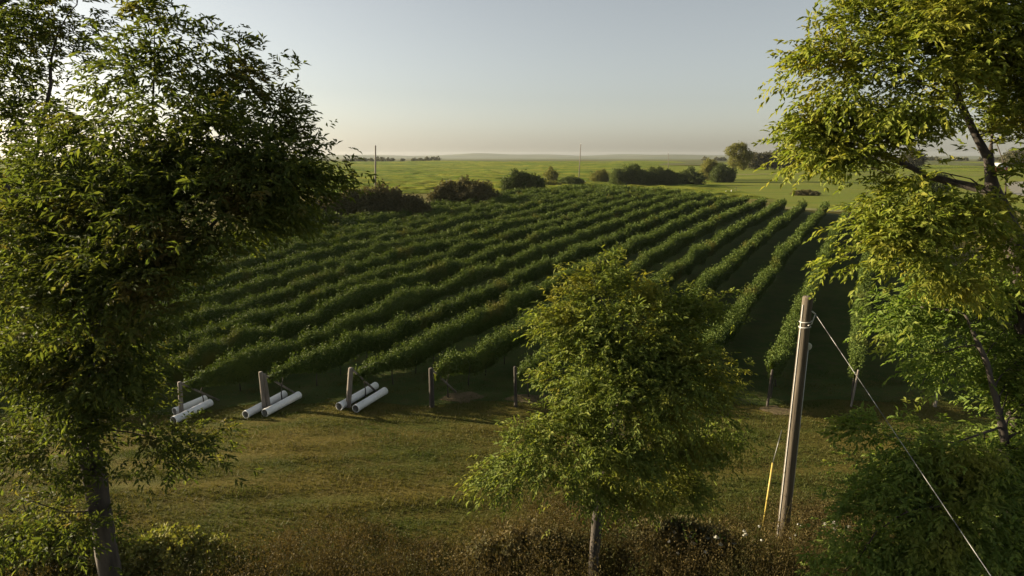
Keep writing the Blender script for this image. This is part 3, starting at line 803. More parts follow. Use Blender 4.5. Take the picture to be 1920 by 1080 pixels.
row_labels[-8] = "vine row four rows behind the one above the leftmost pipe pair"
row_labels[-7] = "vine row three rows behind the one above the leftmost pipe pair"
row_labels[-6] = "vine row two rows behind the one above the leftmost pipe pair"
for i in range(-13, 6):
    vine_row(i, row_labels[i], 100 + i)

fl = [row_pt(-14.5, 0.6), row_pt(5.6, 0.6), row_pt(5.6, 86), row_pt(-14.5, 142)]
patch4("vineyard_floor", fl, 70, 90, M['vineyard_floor'], 0.025, 0.5, 7)

# end posts with their braces
def end_post(i, label, mat, lean=0.0, r=0.075, h=1.9, double=False, brace=True, off=(0, 0)):
    b = row_pt(i, 0) + np.array(off); z = float(zt(*b))
    t = thing("end_post", label, "post", (b[0], b[1], z), "end posts of the vine rows")
    ax = np.array([lean, 0.0, 1.0]) / math.hypot(lean, 1)
    rng = np.random.default_rng(500 + i)
    B = np.array([b[0], b[1], z])
    def stake(B, h, r, ax):
        g = Geo()
        pts = [B + ax * (h * q) for q in (-0.1, 0.0, 0.2, 0.45, 0.7, 0.9, 0.985, 1.0)]
        g.tube(pts, r * np.array([1.1, 1.08, 1.03, 1.0, 0.97, 0.96, 0.94, 0.82]), 12)
        return g.build("post", mat, t, smooth=False)
    stake(B, h, r, ax)
    if double:
        stake(B + np.array([0.2, 0.06, 0]), h * 0.93, r * 0.9, np.array([-0.06, 0, 1.0]))
    if brace:
        g = Geo()
        a = B + ax * h * 0.93 + np.array([RD[0], RD[1], 0]) * r
        e = row_pt(i, 2.0) + np.array(off); e = np.array([e[0], e[1], float(zt(*e)) + 0.05])
        g.tube([a, (a + e) / 2, e], [0.045, 0.05, 0.05], 8)
        g.build("brace", M['post'], t)
    return t

end_post(-5, "end post hidden among the leaves of the large left tree", M['post'], 0.03)
end_post(-4, "short grey end post between the leftmost pair of white pipes", M['post'], 0.05, 0.10, 1.75)
end_post(-3, "pair of weathered posts set together over the middle pair of pipes", M['post'], -0.02, 0.10, 1.95, double=True)
end_post(-2, "thick leaning grey end post over the rightmost pair of white pipes", M['post'], 0.12, 0.125, 1.95)
end_post(-1, "dark tarred end post with a slanting brace on bare soil", M['post_dark'], 0.0, 0.12, 1.92)
end_post(0, "slim dark end post left of the small middle tree", M['post_dark'], -0.02, 0.075, 2.0, brace=False)
end_post(3, "thin dark end post under the vine row left of the tall pole", M['post_dark'], 0.05, 0.06, 1.85, brace=False)
end_post(4, "thin grey end post between the tall pole and the deep green tree", M['post'], 0.08, 0.045, 1.85, brace=False)
end_post(5, "end post with a pale sunlit side in the gap of the right foliage", M['post'], 0.02, 0.07, 1.5, brace=False)

# white drain pipes lying at three of the posts
def pipe(pa, pb, label, r=0.18):
    a = gnd(*pa); b = gnd(*pb)
    d = (b - a); d[2] = 0; ln = np.linalg.norm(d); d = d / ln
    g = Geo()
    c0 = a + np.array([0, 0, r]); c1 = b + np.array([0, 0, r])
    t = thing("drain_pipe", label, "pipe", tuple((a + b) / 2), "white pipes by the end posts")
    g.tube([c0, c0 + d * 0.04, c0 + d * 0.12, c0 + d * 0.13, c0 + (c1 - c0) * 0.5, c1 - d * 0.13, c1 - d * 0.12, c1], [r * 1.05, r * 1.07, r * 1.07, r, r, r, r * 1.07, r * 1.05], 24, caps=False)
    g.build("pipe_wall", M['pipe'], t)
    h = Geo()
    h.tube([c0 - d * 0.001, c0 + (c1 - c0) * 0.5, c1 + d * 0.001], r * 0.93, 24, caps=False)
    h.build("bore", M['pipe_in'], t)
    for c, sgn in ((c0, -1), (c1, 1)):
        lip = Geo()
        ang = np.linspace(0, 2 * math.pi, 24, endpoint=False)
        u = np.cross(d, [0, 0, 1.0]); w = np.array([0, 0, 1.0])
        ro = c + d * sgn * 0.002 + 1.05 * r * (np.cos(ang)[:, None] * u + np.sin(ang)[:, None] * w)
        ri = c + d * sgn * 0.002 + 0.925 * r * (np.cos(ang)[:, None] * u + np.sin(ang)[:, None] * w)
        k = np.arange(24); k2 = (k + 1) % 24
        lip.add(np.concatenate([ro, ri]), np.stack([k, k2, k2 + 24, k + 24], 1))
        lip.build("rim", M['pipe'], t, smooth=False)
    return t

pipe((328, 778), (386, 754), "white pipe on the far side of the leftmost pair, partly behind leaves")
pipe((326, 795), (395, 761), "white pipe on the near side of the leftmost pair, crossed by leaves")
pipe((461, 784), (534, 745), "white pipe behind the doubled post, far one of the middle pair")
pipe((497, 781), (561, 747), "white pipe in front of the doubled post, near one of the middle pair")
pipe((636, 769), (705, 729), "white pipe behind the leaning grey post, far one of the rightmost pair")
pipe((667, 773), (722, 739), "white pipe right of the leaning grey post, near one of the rightmost pair")

# bare soil round some posts
def soil(cx, cy, rx, ry, seed):
    rng = np.random.default_rng(seed)
    n, m = 40, 6
    ang = np.linspace(0, 2 * math.pi, n, endpoint=False)
    rr = 1 + 0.18 * np.sin(2 * ang + seed) + 0.12 * np.sin(5 * ang + 2 * seed) + rng.normal(0, 0.05, n)
    V = [[cx, cy, float(zt(cx, cy)) + 0.03]]; F3 = []; F4 = []
    for j in range(1, m + 1):
        for k in range(n):
            x = cx + rx * rr[k] * j / m * math.cos(ang[k]); y = cy + ry * rr[k] * j / m * math.sin(ang[k])
            V.append([x, y, float(zt(x, y)) + 0.03 - 0.02 * (j == m)])
    for k in range(n): F3.append([0, 1 + k, 1 + (k + 1) % n])
    for j in range(1, m):
        for k in range(n):
            a = 1 + (j - 1) * n + k; b = 1 + (j - 1) * n + (k + 1) % n
            F4.append([a, a + n, b + n, b])
    o = np_mesh("soil", np.array(V), [np.array(F3), np.array(F4)], M['soil'], smooth=True)
    o["kind"] = "structure"
p = gnd(866, 745); soil(p[0], p[1], 1.0, 0.8, 1)
p = gnd(1000, 748); soil(p[0], p[1], 1.3, 0.7, 2)
p = gnd(1460, 770); soil(p[0], p[1], 0.7, 0.6, 3)

# ------------------------------------------------------------------ tall pole with its guys
YP = 16.3
pb = gnd(1466, 1010); pt = at(1515, 556, pb[1])
tp = thing("utility_pole", "tall weathered wooden pole standing at the right of the vineyard", "utility pole", tuple(pb))
ax = pt - pb
g = Geo()
q = np.array([-0.03, 0.0, 0.05, 0.2, 0.35, 0.5, 0.65, 0.8, 0.92, 0.995, 1.0])
g.tube([pb + ax * k for k in q], np.interp(q, [0, 1], [0.172, 0.142]) * np.where(q >= 1, 0.9, 1), 20)
g.build("shaft", M['pole'], tp)
dx = np.array([1.0, 0, 0])
g = Geo()
ua = pb + ax * 0.03 + dx * 0.205 + np.array([0, 0.12, 0]); ub = pb + ax * 0.79 + dx * 0.185 + np.array([0, 0.12, 0])
g.tube([ua, (ua + ub) / 2, ub], 0.05, 12)
rp = g.build("riser_pipe", M['steel'], tp)
g = Geo()
g.tube([ub + np.array([0.0, -0.07, 0.10]), ub + np.array([0.0, -0.05, 0.10]), ub + np.array([0.0, 0.09, 0.12])], [0.10, 0.125, 0.10], 16)
cp = g.build("cap", M['steel'], tp)
g = Geo()   # ground wire stapled down the left side
off = np.array([-0.162, -0.06, 0])
g.tube([pb + ax * k + off * np.interp(k, [0, 1], [1.08, 0.88]) for k in (0.0, 0.25, 0.5, 0.75, 0.97)], 0.014, 6)
g.build("ground_wire", M['steel'], tp)
g = Geo()   # clamp band and eye
c = pb + ax * 0.90
for k in (0.885, 0.905):
    c = pb + ax * k; an = np.linspace(0, 2 * math.pi, 25)
    g.tube([c + 0.156 * np.array([math.cos(a), math.sin(a), 0.10 * math.cos(a)]) for a in an], 0.014, 6, caps=False)
eye = pb + ax * 0.935 + np.array([0.235, -0.06, 0])
g.tube([pb + ax * 0.945 + np.array([0.10, -0.13, 0.02]), eye], 0.022, 8)
g.tube([pb + ax * 0.895 + np.array([0.0, -0.18, 0]), pb + ax * 0.90 + np.array([0.12, -0.15, 0]), eye], 0.014, 6)
g.build("clamp", M['steel'], tp)

# guy cable to the lower right
ge = at(1865, 1080, 9.0)
dd = ge - eye; tt = (float(zt(ge[0], ge[1])) - eye[2]) / dd[2]
gend = eye + dd * tt
g = Geo()
pts = [eye + (gend - eye) * k - np.array([0, 0, 0.10 * math.sin(math.pi * k)]) for k in np.linspace(0, 1, 24)]
g.tube(pts, 0.0075, 8)
o = g.build("guy_cable", M['cable'], None)
tag(o, "steel guy cable slanting from the pole top to the lower right", "cable")

# guy with yellow guard to the left of the pole
ga = gnd(1430, 992); gt = pb + ax * 0.93 + np.array([-0.15, 0.05, 0])
t = thing("guy_wire", "thin guy wire in a yellow plastic guard left of the tall pole", "guy wire", tuple(ga))
gb = at(1449, 868, ga[1] + 0.35); gc = at(1466, 806, ga[1] + 0.55)
g = Geo(); g.tube([ga, (ga + gb) / 2, gb], 0.032, 10); g.build("guard", M['yellow'], t)
g = Geo(); g.tube([gb, gc], 0.012, 6); g.build("wire", M['cable'], t)

# ------------------------------------------------------------------ bushes, far trees, far poles
def bush(name, label, cat, base, lobes, mat, seed, leaf=0.35, cover=2.6, group=None, trunk=None, bark=None):
    """lobes: (dx, dy, z, rx, ry, rz) round the base"""
    rng = np.random.default_rng(seed)
    base = np.array(base, float)
    VV = []; FF = []; n0 = 0
    for (dx, dy, z, rx, ry, rz) in lobes:
        area = 4 * math.pi * ((rx * ry) ** 1.6 / 3 + (rx * rz) ** 1.6 / 3 + (ry * rz) ** 1.6 / 3) ** (1 / 1.6)
        n = int(area * cover / (leaf * leaf * 0.5))
        v = norm(rng.normal(0, 1, (n, 3)))
        bump = 1 + 0.10 * np.sin(v[:, 0] * 17 + 3 * seed) * np.sin(v[:, 1] * 15) + 0.14 * np.sin(v[:, 0] * 7 + seed) * np.sin(v[:, 2] * 8 + 2 * seed) + 0.10 * np.sin(v[:, 1] * 13 + v[:, 0] * 11)
        cell = np.floor(v[:, 0] * 4.5 + 9).astype(int) * 61 + np.floor(v[:, 1] * 3.5 + 9).astype(int) * 17 + np.floor(v[:, 2] * 4.5 + 9).astype(int) * 7
        bump = bump * (0.80 + 0.42 * np.modf(np.abs(np.sin(cell * 12.9898 + seed) * 43758.5453))[0])
        rr = (0.55 + 0.45 * rng.uniform(0, 1, n) ** 0.5) * bump + rng.normal(0, 0.05, n)
        pos = base + np.array([dx, dy, z]) + v * rr[:, None] * np.array([rx, ry, rz])
        ok = pos[:, 2] > zt(pos[:, 0], pos[:, 1]) + 0.05
        pos = pos[ok]; v = v[ok]; n = len(pos)
        L = leaf * rng.uniform(0.6, 1.4, n)
        V, F = leaf_arrays(pos, v * 0.5 + rng.normal(0, 0.7, (n, 3)) + np.array([0, 0, 0.15]), v + rng.normal(0, 0.6, (n, 3)), L, L * 0.7)
        VV.append(V); FF.append(F + n0); n0 += len(V)
    V = np.concatenate(VV); F = np.concatenate(FF)
    if trunk:
        t = thing(name, label, cat, tuple(base), group)
        np_mesh("crown", V, F, mat, t)
        g = Geo()
        for pts, rad in trunk:
            g.tube([base + np.array(q) for q in pts], rad, 8)
        g.build("trunk", bark or M['bark'], t)
        return t
    o = np_mesh(name, V, F, mat)
    return tag(o, label, cat, group)

def mpp(p):
    return np.linalg.norm(np.asarray(p) - np.array([0, 0, CAM_H])) / FPX

def px_bush(label, x0, x1, ytop, ybase, mat, seed, name="bush", cat="bush", n=5, leaf=0.35, group="bushes beyond the vineyard", flat=0.85):
    b = gnd((x0 + x1) / 2, ybase); k = mpp(b)
    w = (x1 - x0) * k; h = (ybase - ytop) * k * 0.86
    rng = np.random.default_rng(seed)
    lob = []
    for j in range(n):
        u = (j + 0.5) / n - 0.5
        r = w / n * rng.uniform(0.75, 1.0) if n > 1 else w / 2
        r = max(r, h * 0.35)
        r = min(r, w / 2)
        hh = h * (1 - 0.5 * abs(2 * u) ** 2.5) * rng.uniform(flat, 1.02)
        lob.append((u * (w - r * 0.8) , rng.uniform(-0.3, 0.3) * r, hh * 0.5, r, r * 0.9, hh * 0.55))
    for j in range(n * 4):
        u = rng.uniform(-0.5, 0.5); r = h * rng.uniform(0.12, 0.28)
        env = h * (1 - 0.5 * abs(2 * u) ** 2.5)
        lob.append((u * (w - r), rng.uniform(-0.6, 0.2) * h * 0.5, env * rng.uniform(0.45, 0.98), r, r, r * rng.uniform(0.8, 1.5)))
    return bush(name, label, cat, b, lob, mat, seed, leaf, group=group)

px_bush("long low brown hedge bush behind the large left tree", 575, 805, 355, 418, M['bush_brown'], 31, n=10, leaf=0.30, flat=0.95)
px_bush("dark low bush at the back, half hidden by the large left tree", 480, 640, 385, 440, M['bush_green'], 32, n=5, leaf=0.30)
px_bush("round brown bush sunlit on its left at the vineyard's back edge", 808, 936, 335, 393, M['bush_brown'], 33, n=4, leaf=0.30)
px_bush("round dark green bush between the brown bush and the middle far pole", 943, 1016, 319, 362, M['bush_green'], 34, n=3)
px_bush("pale weedy tuft in front of the round dark green bush", 962, 982, 338, 362, M['bush_light'], 35, n=1, leaf=0.25)
px_bush("small round bush just left of the middle far pole", 1020, 1045, 313, 341, M['bush_light'], 36, n=1)
px_bush("low scrub right of the round dark green bush", 1012, 1050, 337, 352, M['bush_light'], 37, n=3, leaf=0.25)
px_bush("low scrub at the foot of the middle far pole", 1050, 1092, 329, 350, M['bush_green'], 38, n=3, leaf=0.25)
px_bush("small lone bush right of the middle far pole", 1110, 1140, 317, 344, M['bush_light'], 39, n=2)
px_bush("tall dark bush at the left end of the hedge on the skyline", 1150, 1212, 308, 350, M['bush_green'], 40, n=3)
px_bush("dark middle bush of the hedge behind the vineyard", 1195, 1272, 316, 350, M['bush_green'], 41, n=4)
px_bush("sloping dark bush at the right end of the hedge", 1258, 1314, 318, 348, M['bush_green'], 42, n=3)
px_bush("rounded bush sunlit on its left beside the lone far tree", 1316, 1345, 296, 338, M['bush_light'], 43, n=2)
px_bush("dark shrub between the rounded bush and the lone far tree", 1335, 1372, 306, 342, M['bush_green'], 44, n=2)
px_bush("low brown weed patch on the bright meadow", 1490, 1530, 356, 367, M['bush_brown'], 45, n=3, leaf=0.22)
px_bush("dark bush on the meadow behind the yellow green tree's limb", 1725, 1765, 330, 362, M['bush_green'], 46, n=2)

px_bush("leafy green undergrowth at the foot of the large left tree", 20, 190, 985, 1085, M['bush_light'], 47, n=3, leaf=0.13, group="scrub among the near weeds")
px_bush("low green scrub in the grass right of the large left tree's trunk", 225, 400, 1010, 1085, M['bush_light'], 48, n=3, leaf=0.12, group="scrub among the near weeds")
px_bush("dark brown scrub left of the small middle tree's trunk", 880, 1085, 985, 1078, M['bush_brown'], 49, n=4, leaf=0.10, group="scrub among the near weeds")
px_bush("dark brown scrub right of the small middle tree's trunk", 1170, 1350, 965, 1060, M['bush_brown'], 50, n=4, leaf=0.10, group="scrub among the near weeds")

# lone far tree
b = gnd(1372, 341); k = mpp(b)
bush("far_tree", "lone far tree sunlit on its left with a pale trunk", "tree", b,
     [(10 * k, 0, 50 * k, 15 * k, 14 * k, 15 * k), (-5 * k, 0, 52 * k, 10 * k, 10 * k, 9 * k), (20 * k, 1, 40 * k, 11 * k, 10 * k, 13 * k), (0, -1, 34 * k, 10 * k, 9 * k, 10 * k), (14 * k, 0, 60 * k, 8 * k, 8 * k, 7 * k), (18 * k, 1, 27 * k, 8 * k, 8 * k, 7 * k), (2 * k, 0, 60 * k, 7 * k, 7 * k, 6 * k), (28 * k, 0, 46 * k, 6 * k, 6 * k, 8 * k)],
     M['bush_light'], 51, 0.34, 1.5, trunk=[([(0, 0, -0.2), (0.05, 0, 12 * k), (0.3, 0, 26 * k), (1.0, 0, 46 * k)], [0.34, 0.26, 0.2, 0.08]), ([(0.1, 0, 16 * k), (1.5, 0, 34 * k)], [0.16, 0.05]), ([(0.1, 0, 18 * k), (-0.8, 0, 44 * k)], [0.16, 0.05])])
# trees of the farmstead wood
for j, (x, w, top, base, lab) in enumerate([(1418, 15, 290, 318, "small hazy tree just right of the lone far tree"), (1440, 14, 289, 318, "left tree of the far farmstead wood on the skyline"), (1462, 16, 285, 318, "middle rounded tree of the far farmstead wood on the skyline"),
                                            (1486, 18, 286, 318, "right tree of the far farmstead wood beside the yellow green crown"), (1708, 16, 288, 316, "far tree seen through the limbs of the yellow green tree"), (1905, 18, 290, 316, "far tree near the red barn at the right edge")]):
    b = gnd(x, base); k = mpp(b); H = (base - top) * k; W = w * k
    bush("far_tree", lab, "tree", b, [(0, 0, H * 0.58, W, W * 0.9, H * 0.42), (-W * 0.6, 0, H * 0.42, W * 0.6, W * 0.6, H * 0.34), (W * 0.6, 0, H * 0.45, W * 0.6, W * 0.6, H * 0.36)], M['far_wood'], 60 + j, 0.9, 2.4,
         group="far trees on the skyline", trunk=[([(0, 0, -0.3), (0, 0, H * 0.5)], [0.4, 0.2])])

def far_pole(px, ytop, ybase, label, r=0.16, lean=0.0):
    b = gnd(px, ybase); top = at(px + lean, ytop, b[1])
    t = thing("far_pole", label, "utility pole", tuple(b), "far utility poles")
    g = Geo(); g.tube([b - np.array([0, 0, 0.3]), b + (top - b) * 0.5, top], [r * 1.15, r, r * 0.8], 10); g.build("shaft", M['post'], t)
    g = Geo()
    for s in (-1, 1):
        g.tube([top + np.array([0.10 * s, 0, -0.15]), top + np.array([0.10 * s, 0, 0.22])], [0.04, 0.05], 8)
    g.build("insulator", M['white'], t)
    return t
far_pole(704, 273, 362, "pale far pole at the left, rising above the brown hedge", 0.20)
far_pole(1085, 270, 340, "pale far pole in the middle, leaning slightly right", 0.19, 4)
far_pole(1253, 286, 316, "small pale far pole above the hedge", 0.20)
far_pole(1438, 293, 318, "tiny far pole at the farmstead wood", 0.22)
far_pole(1414, 281, 318, "faint thin far pole just right of the lone far tree", 0.14)

# little fence posts at the end of the rows
for j, (x, y) in enumerate([(1380, 358), (1361, 363), (1371, 361)]):
    b = gnd(x, y)
    g = Geo(); g.tube([b - np.array([0, 0, .1]), b + np.array([0, 0, 0.7]), b + np.array([0, 0, 1.25 if j == 0 else 0.8])], [0.09, 0.085, 0.08], 8)
    o = g.build("fence_post", M['post_dark'] if j == 0 else M['white'])
    tag(o, ["dark fence post at the far end of the rows", "pale short fence stake left of the dark fence post, outer one", "pale short fence stake nearest the dark fence post"][j], "fence post", "fence posts at the far end")

# pale rocks beyond the vines
def rock(p, s, label, seed, group):
    rng = np.random.default_rng(seed)
    n, m = 12, 8
    V = []
    for a in np.linspace(0, math.pi, m):
        for bb in np.linspace(0, 2 * math.pi, n, endpoint=False):
            v = np.array([math.sin(a) * math.cos(bb), math.sin(a) * math.sin(bb), math.cos(a)])
            k = 1 + 0.16 * math.sin(3 * v[0] + seed) + 0.14 * math.sin(4 * v[1] + 2 * seed) + 0.1 * math.sin(5 * v[2])
            V.append(p + v * k * s)
    i = np.arange(n * m).reshape(m, n); j = np.roll(np.arange(n), -1)
    F = np.stack([i[:-1].ravel(), i[1:].ravel(), i[1:][:, j].ravel(), i[:-1][:, j].ravel()], 1)
    tag(np_mesh("rock", np.array(V), F, M['rock'], smooth=True), label, "rock", group)
for j, (x, w, lab) in enumerate([(1096, 0.9, "pale rock at the foot of the middle far pole"), (1107, 1.3, "pale rock second in the row right of the middle far pole"), (1120, 1.5, "longest pale rock of the row beyond the vines"), (1131, 1.0, "last pale rock at the right end of the row")]):
    b = gnd(x, 343); rock(b + np.array([0, 0, 0.25]), np.array([w, 0.7, 0.55]), lab, 70 + j, "pale rocks beyond the vines")
for j, (x, y, w, lab) in enumerate([(1660, 386, 0.5, "small white rock under the yellow green tree, left one"), (1671, 385, 0.6, "small white rock under the yellow green tree, right one")]):
    b = gnd(x, y); rock(b + np.array([0, 0, 0.2]), np.array([w, 0.45, 0.4]), lab, 80 + j, "white rocks by the meadow")

# farm buildings on the right
def farmhouse(name, label, cat, b, w, dp, h, rh, wall, roof, rot, wins):
    t = thing(name, label, cat, tuple(b))
    cr, sr = math.cos(rot), math.sin(rot)
    def tf(v):
        v = np.asarray(v, float)
        return np.stack([v[:, 0] * cr - v[:, 1] * sr, v[:, 0] * sr + v[:, 1] * cr, v[:, 2]], 1) + b
    g = Geo()
    v = [(-w, -dp, -.2), (w, -dp, -.2), (w, dp, -.2), (-w, dp, -.2), (-w, -dp, h), (w, -dp, h), (w, dp, h), (-w, dp, h), (-w, 0, h + rh), (w, 0, h + rh)]
    g.add(tf(v), [[0, 1, 5, 4], [1, 2, 6, 5], [2, 3, 7, 6], [3, 0, 4, 7]], [[5, 6, 9], [7, 4, 8]])
    g.build("wall", wall, t, smooth=False)
    g = Geo(); e = 0.35; q = 0.12
    for s in (-1, 1):
        lo = h - rh * e / dp
        v = [(-w - e, s * (dp + e), lo), (w + e, s * (dp + e), lo), (w + e, 0, h + rh), (-w - e, 0, h + rh)]
        v2 = [(a, c, z + q) for a, c, z in v]
        g.add(tf(np.array(v + v2)), [[0, 1, 2, 3], [4, 5, 6, 7], [0, 1, 5, 4], [1, 2, 6, 5], [2, 3, 7, 6], [3, 0, 4, 7]])
    g.build("roof", roof, t, smooth=False)
    for (x, z, ww, hh) in wins:
        g = Geo(); g.add(tf(np.array([(x - ww - .12, -dp - .05, z - hh - .12), (x + ww + .12, -dp - .05, z - hh - .12), (x + ww + .12, -dp - .05, z + hh + .12), (x - ww - .12, -dp - .05, z + hh + .12), (x - ww - .12, -dp, z - hh - .12), (x + ww + .12, -dp, z - hh - .12), (x + ww + .12, -dp, z + hh + .12), (x - ww - .12, -dp, z + hh + .12)])), [[0, 1, 2, 3], [0, 1, 5, 4], [1, 2, 6, 5], [2, 3, 7, 6], [3, 0, 4, 7]])
        f = g.build("window", M['white'], t, smooth=False)
        g = Geo(); g.add(tf(np.array([(x - ww, -dp - .07, z - hh), (x + ww, -dp - .07, z - hh), (x + ww, -dp - .07, z + hh), (x - ww, -dp - .07, z + hh)])), [[0, 1, 2, 3]])
        pn = g.build("pane", M['glass'], t, smooth=False)
        pn.parent = f; pn.matrix_parent_inverse = Matrix.Translation(t.location).inverted()
    return t
b = gnd(1868, 322); farmhouse("barn", "small red barn with white window trim behind the forked trunk", "barn", b, 4.5, 3.5, 3.4, 2.2, M['red'], M['white'], 0.2, [(-1.5, 1.9, 0.9, 0.8), (1.6, 1.9, 0.9, 0.8)])
b = gnd(1770, 352); farmhouse("shed", "small pale grey shed beside the dark bush on the meadow", "shed", b, 2.2, 1.8, 2.2, 0.9, M['white'], M['roof'], -0.2, [(0.2, 1.3, 0.4, 0.4)])

# far woods: long uneven bands of trees that read as one mass
def woods(name, pts, n, hmin, hmax, seed, leaf):
    rng = np.random.default_rng(seed)
    pts = np.array(pts, float)
    s = np.linspace(0, 1, len(pts))
    VV = []; FF = []; n0 = 0
    for j in range(n):
        u = rng.uniform(0, 1)
        x = np.interp(u, s, pts[:, 0]) + rng.normal(0, 12); y = np.interp(u, s, pts[:, 1]) + rng.normal(0, 25)
        h = rng.uniform(hmin, hmax) * (0.7 + 0.3 * math.sin(u * 21 + seed))
        m = 70
        v = norm(rng.normal(0, 1, (m, 3)))
        pos = np.array([x, y, float(zt(x, y)) + h * 0.5]) + v * (0.6 + 0.4 * rng.uniform(0, 1, (m, 1))) * np.array([h * 0.7, h * 0.6, h * 0.5])
        L = leaf * rng.uniform(0.6, 1.4, m)
        V, F = leaf_arrays(pos, rng.normal(0, 1, (m, 3)), v + rng.normal(0, 0.5, (m, 3)), L, L * 0.8)
        VV.append(V); FF.append(F + n0); n0 += len(V)
    o = np_mesh(name, np.concatenate(VV), np.concatenate(FF), M['far_wood'])
    tag(o, None, None, None, "stuff")
    return o
o = woods("woods", [(-235, 925), (-200, 930), (-150, 945), (-120, 960)], 34, 4, 8, 91, 2.4); o["label"] = "hazy dark wood at the far edge of the crop field on the left"; o["category"] = "wood"
o = woods("woods", [(380, 1300), (600, 1250), (900, 1100), (1400, 1200)], 90, 5, 10, 93, 5.0); o["label"] = "hazy far wood along the horizon on the right"; o["category"] = "wood"

# ------------------------------------------------------------------ grass and weeds
rng = np.random.default_rng(7)
def grass_patch():
    N = 380000
    # denser near the camera
    y = 13.0 + (33.0 - 13.0) * rng.uniform(0, 1, N) ** 1.15
    x = rng.uniform(-1, 1, N) * (0.93 * y + 2.0)
    # tufts
    tx = np.round(x / 0.35) * 0.35 + rng.normal(0, 0.10, N); ty = np.round(y / 0.35) * 0.35 + rng.normal(0, 0.10, N)
    mixm = rng.uniform(0, 1, N) < 0.35
    jx = 0.2 * np.sin(y * 3.1); jy = 0.2 * np.sin(x * 2.7)
    x = np.where(mixm, tx + jx, x); y = np.where(mixm, ty + jy, y)
    z = zt(x, y)
    h = (0.05 + 0.08 * mixm * rng.uniform(0, 1, N) ** 2) * rng.uniform(0.5, 1.6, N) * (1 + 0.35 * np.sin(x * 0.9 + 1.3 * np.sin(y * 0.7)) * np.sin(y * 2.2 + 0.25 * x) + 0.5 * np.sin(y * 4.4 - 0.30 * x + 0.6 * np.sin(x * 0.5)) * np.sin(y * 0.9 + 0.1 * x))
    a = rng.uniform(0, 2 * math.pi, N); w = (0.009 + 0.004 * mixm) * rng.uniform(0.7, 1.4, N)
    lean = rng.normal(0, 0.5, (N, 2)) * h[:, None]
    c, s = np.cos(a), np.sin(a)
    V = np.stack([np.stack([x - c * w, y - s * w, z - 0.005], 1), np.stack([x + c * w, y + s * w, z - 0.005], 1), np.stack([x + lean[:, 0], y + lean[:, 1], z + h], 1)], 1).reshape(-1, 3)
    F = np.arange(N * 3).reshape(-1, 3)
    o = np_mesh("grass", V, F, M['grass'])
    tag(o, "short dry mown grass in front of the vineyard", "grass", None, "stuff")
grass_patch()

def weeds_patch():
    NP = 17000
    u = rng.uniform(0, 1, NP)
    y = 12.2 + 8.6 * u ** 0.9
    x = rng.uniform(-12.5, 10.5, NP)
    # the near edge of the lawn wanders
    edge = 18.2 + 0.9 * np.sin(x * 0.8) + 0.5 * np.sin(x * 0.33 + 1) + 0.10 * x
    dens = np.clip((edge - y) / 3.5 + 0.25, 0, 1) * (0.75 + 0.5 * np.sin(x * 2.1 + y) * np.sin(y * 1.7 - x * 0.6))
    keep = rng.uniform(0, 1, NP) < dens
    x, y, edge = x[keep], y[keep], edge[keep]; n = len(x)
    h = np.clip((edge - y) * 0.36 + 0.32, 0.2, 1.7) * rng.uniform(0.5, 1.3, n) * np.where(rng.uniform(0, 1, n) < 0.10, 1.7, 1.0)
    z = zt(x, y)
    k = 26
    t = rng.uniform(0.15, 1.05, (n, k))
    lean = rng.normal(0, 0.18, (n, 1, 2))
    spread = rng.normal(0, 0.10, (n, k, 2)) * (1.3 - 0.5 * t)[..., None]
    pos = np.stack([x[:, None] + lean[..., 0] * t * h[:, None] + spread[..., 0], y[:, None] + lean[..., 1] * t * h[:, None] + spread[..., 1], z[:, None] + t * h[:, None]], 2).reshape(-1, 3)
    m = len(pos)
    L = rng.uniform(0.03, 0.085, m)
    V, F = leaf_arrays(pos, rng.normal(0, 0.6, (m, 3)) + np.array([0, 0, 0.6]), rng.normal(0, 1, (m, 3)), L, L * rng.uniform(0.2, 0.5, m))
    # stems
    a = rng.uniform(0, 2 * math.pi, n); w = 0.006
    c, s = np.cos(a) * w, np.sin(a) * w
    tx, ty = x + lean[:, 0, 0] * h, y + lean[:, 0, 1] * h
    SV = np.stack([np.stack([x - c, y - s, z], 1), np.stack([x + c, y + s, z], 1), np.stack([tx, ty, z + h], 1)], 1).reshape(-1, 3)
    SF = np.arange(n * 3).reshape(-1, 3) + len(V)
    o = np_mesh("weeds", np.concatenate([V, SV]), np.concatenate([F, SF]), M['weeds'])
    tag(o, "dense dry brown weeds along the bottom of the picture", "weeds", None, "stuff")
weeds_patch()

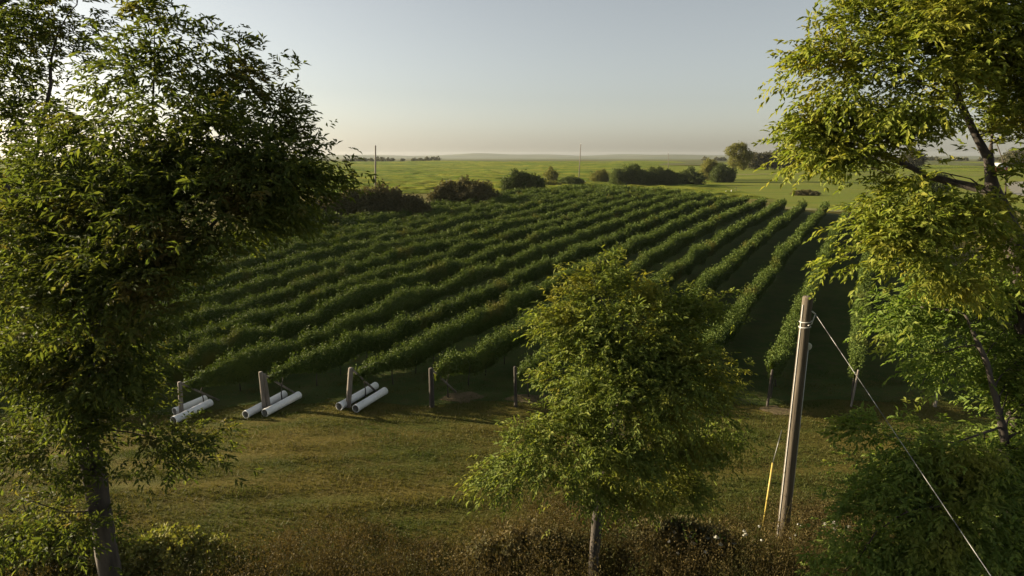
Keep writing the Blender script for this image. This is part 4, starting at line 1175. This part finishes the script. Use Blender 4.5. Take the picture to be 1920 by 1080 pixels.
# white flowering plants among the weeds
def flower_plant(px, py, w, label, seed):
    r = np.random.default_rng(seed)
    b = gnd(px, py)
    t = thing("flowering_weed", label, "plant", tuple(b), "white flowering weeds")
    n = max(4, int(6 * w))
    c = b + np.concatenate([r.normal(0, 0.20 * w, (n, 2)), r.uniform(0.95, 1.45, (n, 1))], 1)
    for q in c:
        hd = Geo()
        nn, mm = 9, 5
        V = [[0, 0, 0.03]] + [[0.05 * w * (k / mm) * (1 + 0.35 * r.normal()) * math.cos(a), 0.05 * w * (k / mm) * (1 + 0.35 * r.normal()) * math.sin(a), 0.03 - 0.04 * (k / mm) ** 2 + 0.012 * r.normal()] for k in range(1, mm + 1) for a in np.linspace(0, 2 * math.pi, nn, endpoint=False)]
        T = [[0, 1 + k, 1 + (k + 1) % nn] for k in range(nn)]
        Q = [[1 + (j - 1) * nn + k, 1 + j * nn + k, 1 + j * nn + (k + 1) % nn, 1 + (j - 1) * nn + (k + 1) % nn] for j in range(1, mm) for k in range(nn)]
        hd.add(np.array(V) + q, Q, T)
        hd.build("flower_head", M['petal'], t, smooth=False)
    g = Geo()
    for q in c: g.tube([b + np.array([(q[0] - b[0]) * 0.3, (q[1] - b[1]) * 0.3, 0]), q], 0.005, 4, caps=False)
    g.build("stem", M['stem'], t)
for j, (x, y, w, lab) in enumerate([(1548, 1045, 1.2, "white flowering weed just right of the tall pole's foot"), (1395, 1068, 1.0, "white flowering weed left of the tall pole's foot"), (1310, 1085, 1.3, "white flowering weed at the bottom edge right of the small tree trunk"), (1255, 1092, 0.8, "small white flowering weed nearest the small tree trunk"), (1482, 1068, 0.5, "tiny white flowering weed below the tall pole")]):
    flower_plant(x, y, w, lab, 200 + j)

# ------------------------------------------------------------------ haze
HAZE = True
if HAZE:
    m, nt, out = mat_new("haze")
    pv = nt.nodes.new("ShaderNodeVolumePrincipled")
    pv.inputs["Color"].default_value = (0.70, 0.75, 0.78, 1)
    pv.inputs["Density"].default_value = 0.55e-4
    pv.inputs["Anisotropy"].default_value = 0.3
    nt.links.new(pv.outputs[0], out.inputs["Volume"])
    g = Geo(); g.box((300, 3400, 22), (11600, 7600, 58))
    o = g.build("haze", m, None, smooth=False)
    o["kind"] = "stuff"; o["label"] = "thin pale evening haze over the whole land"; o["category"] = "haze"
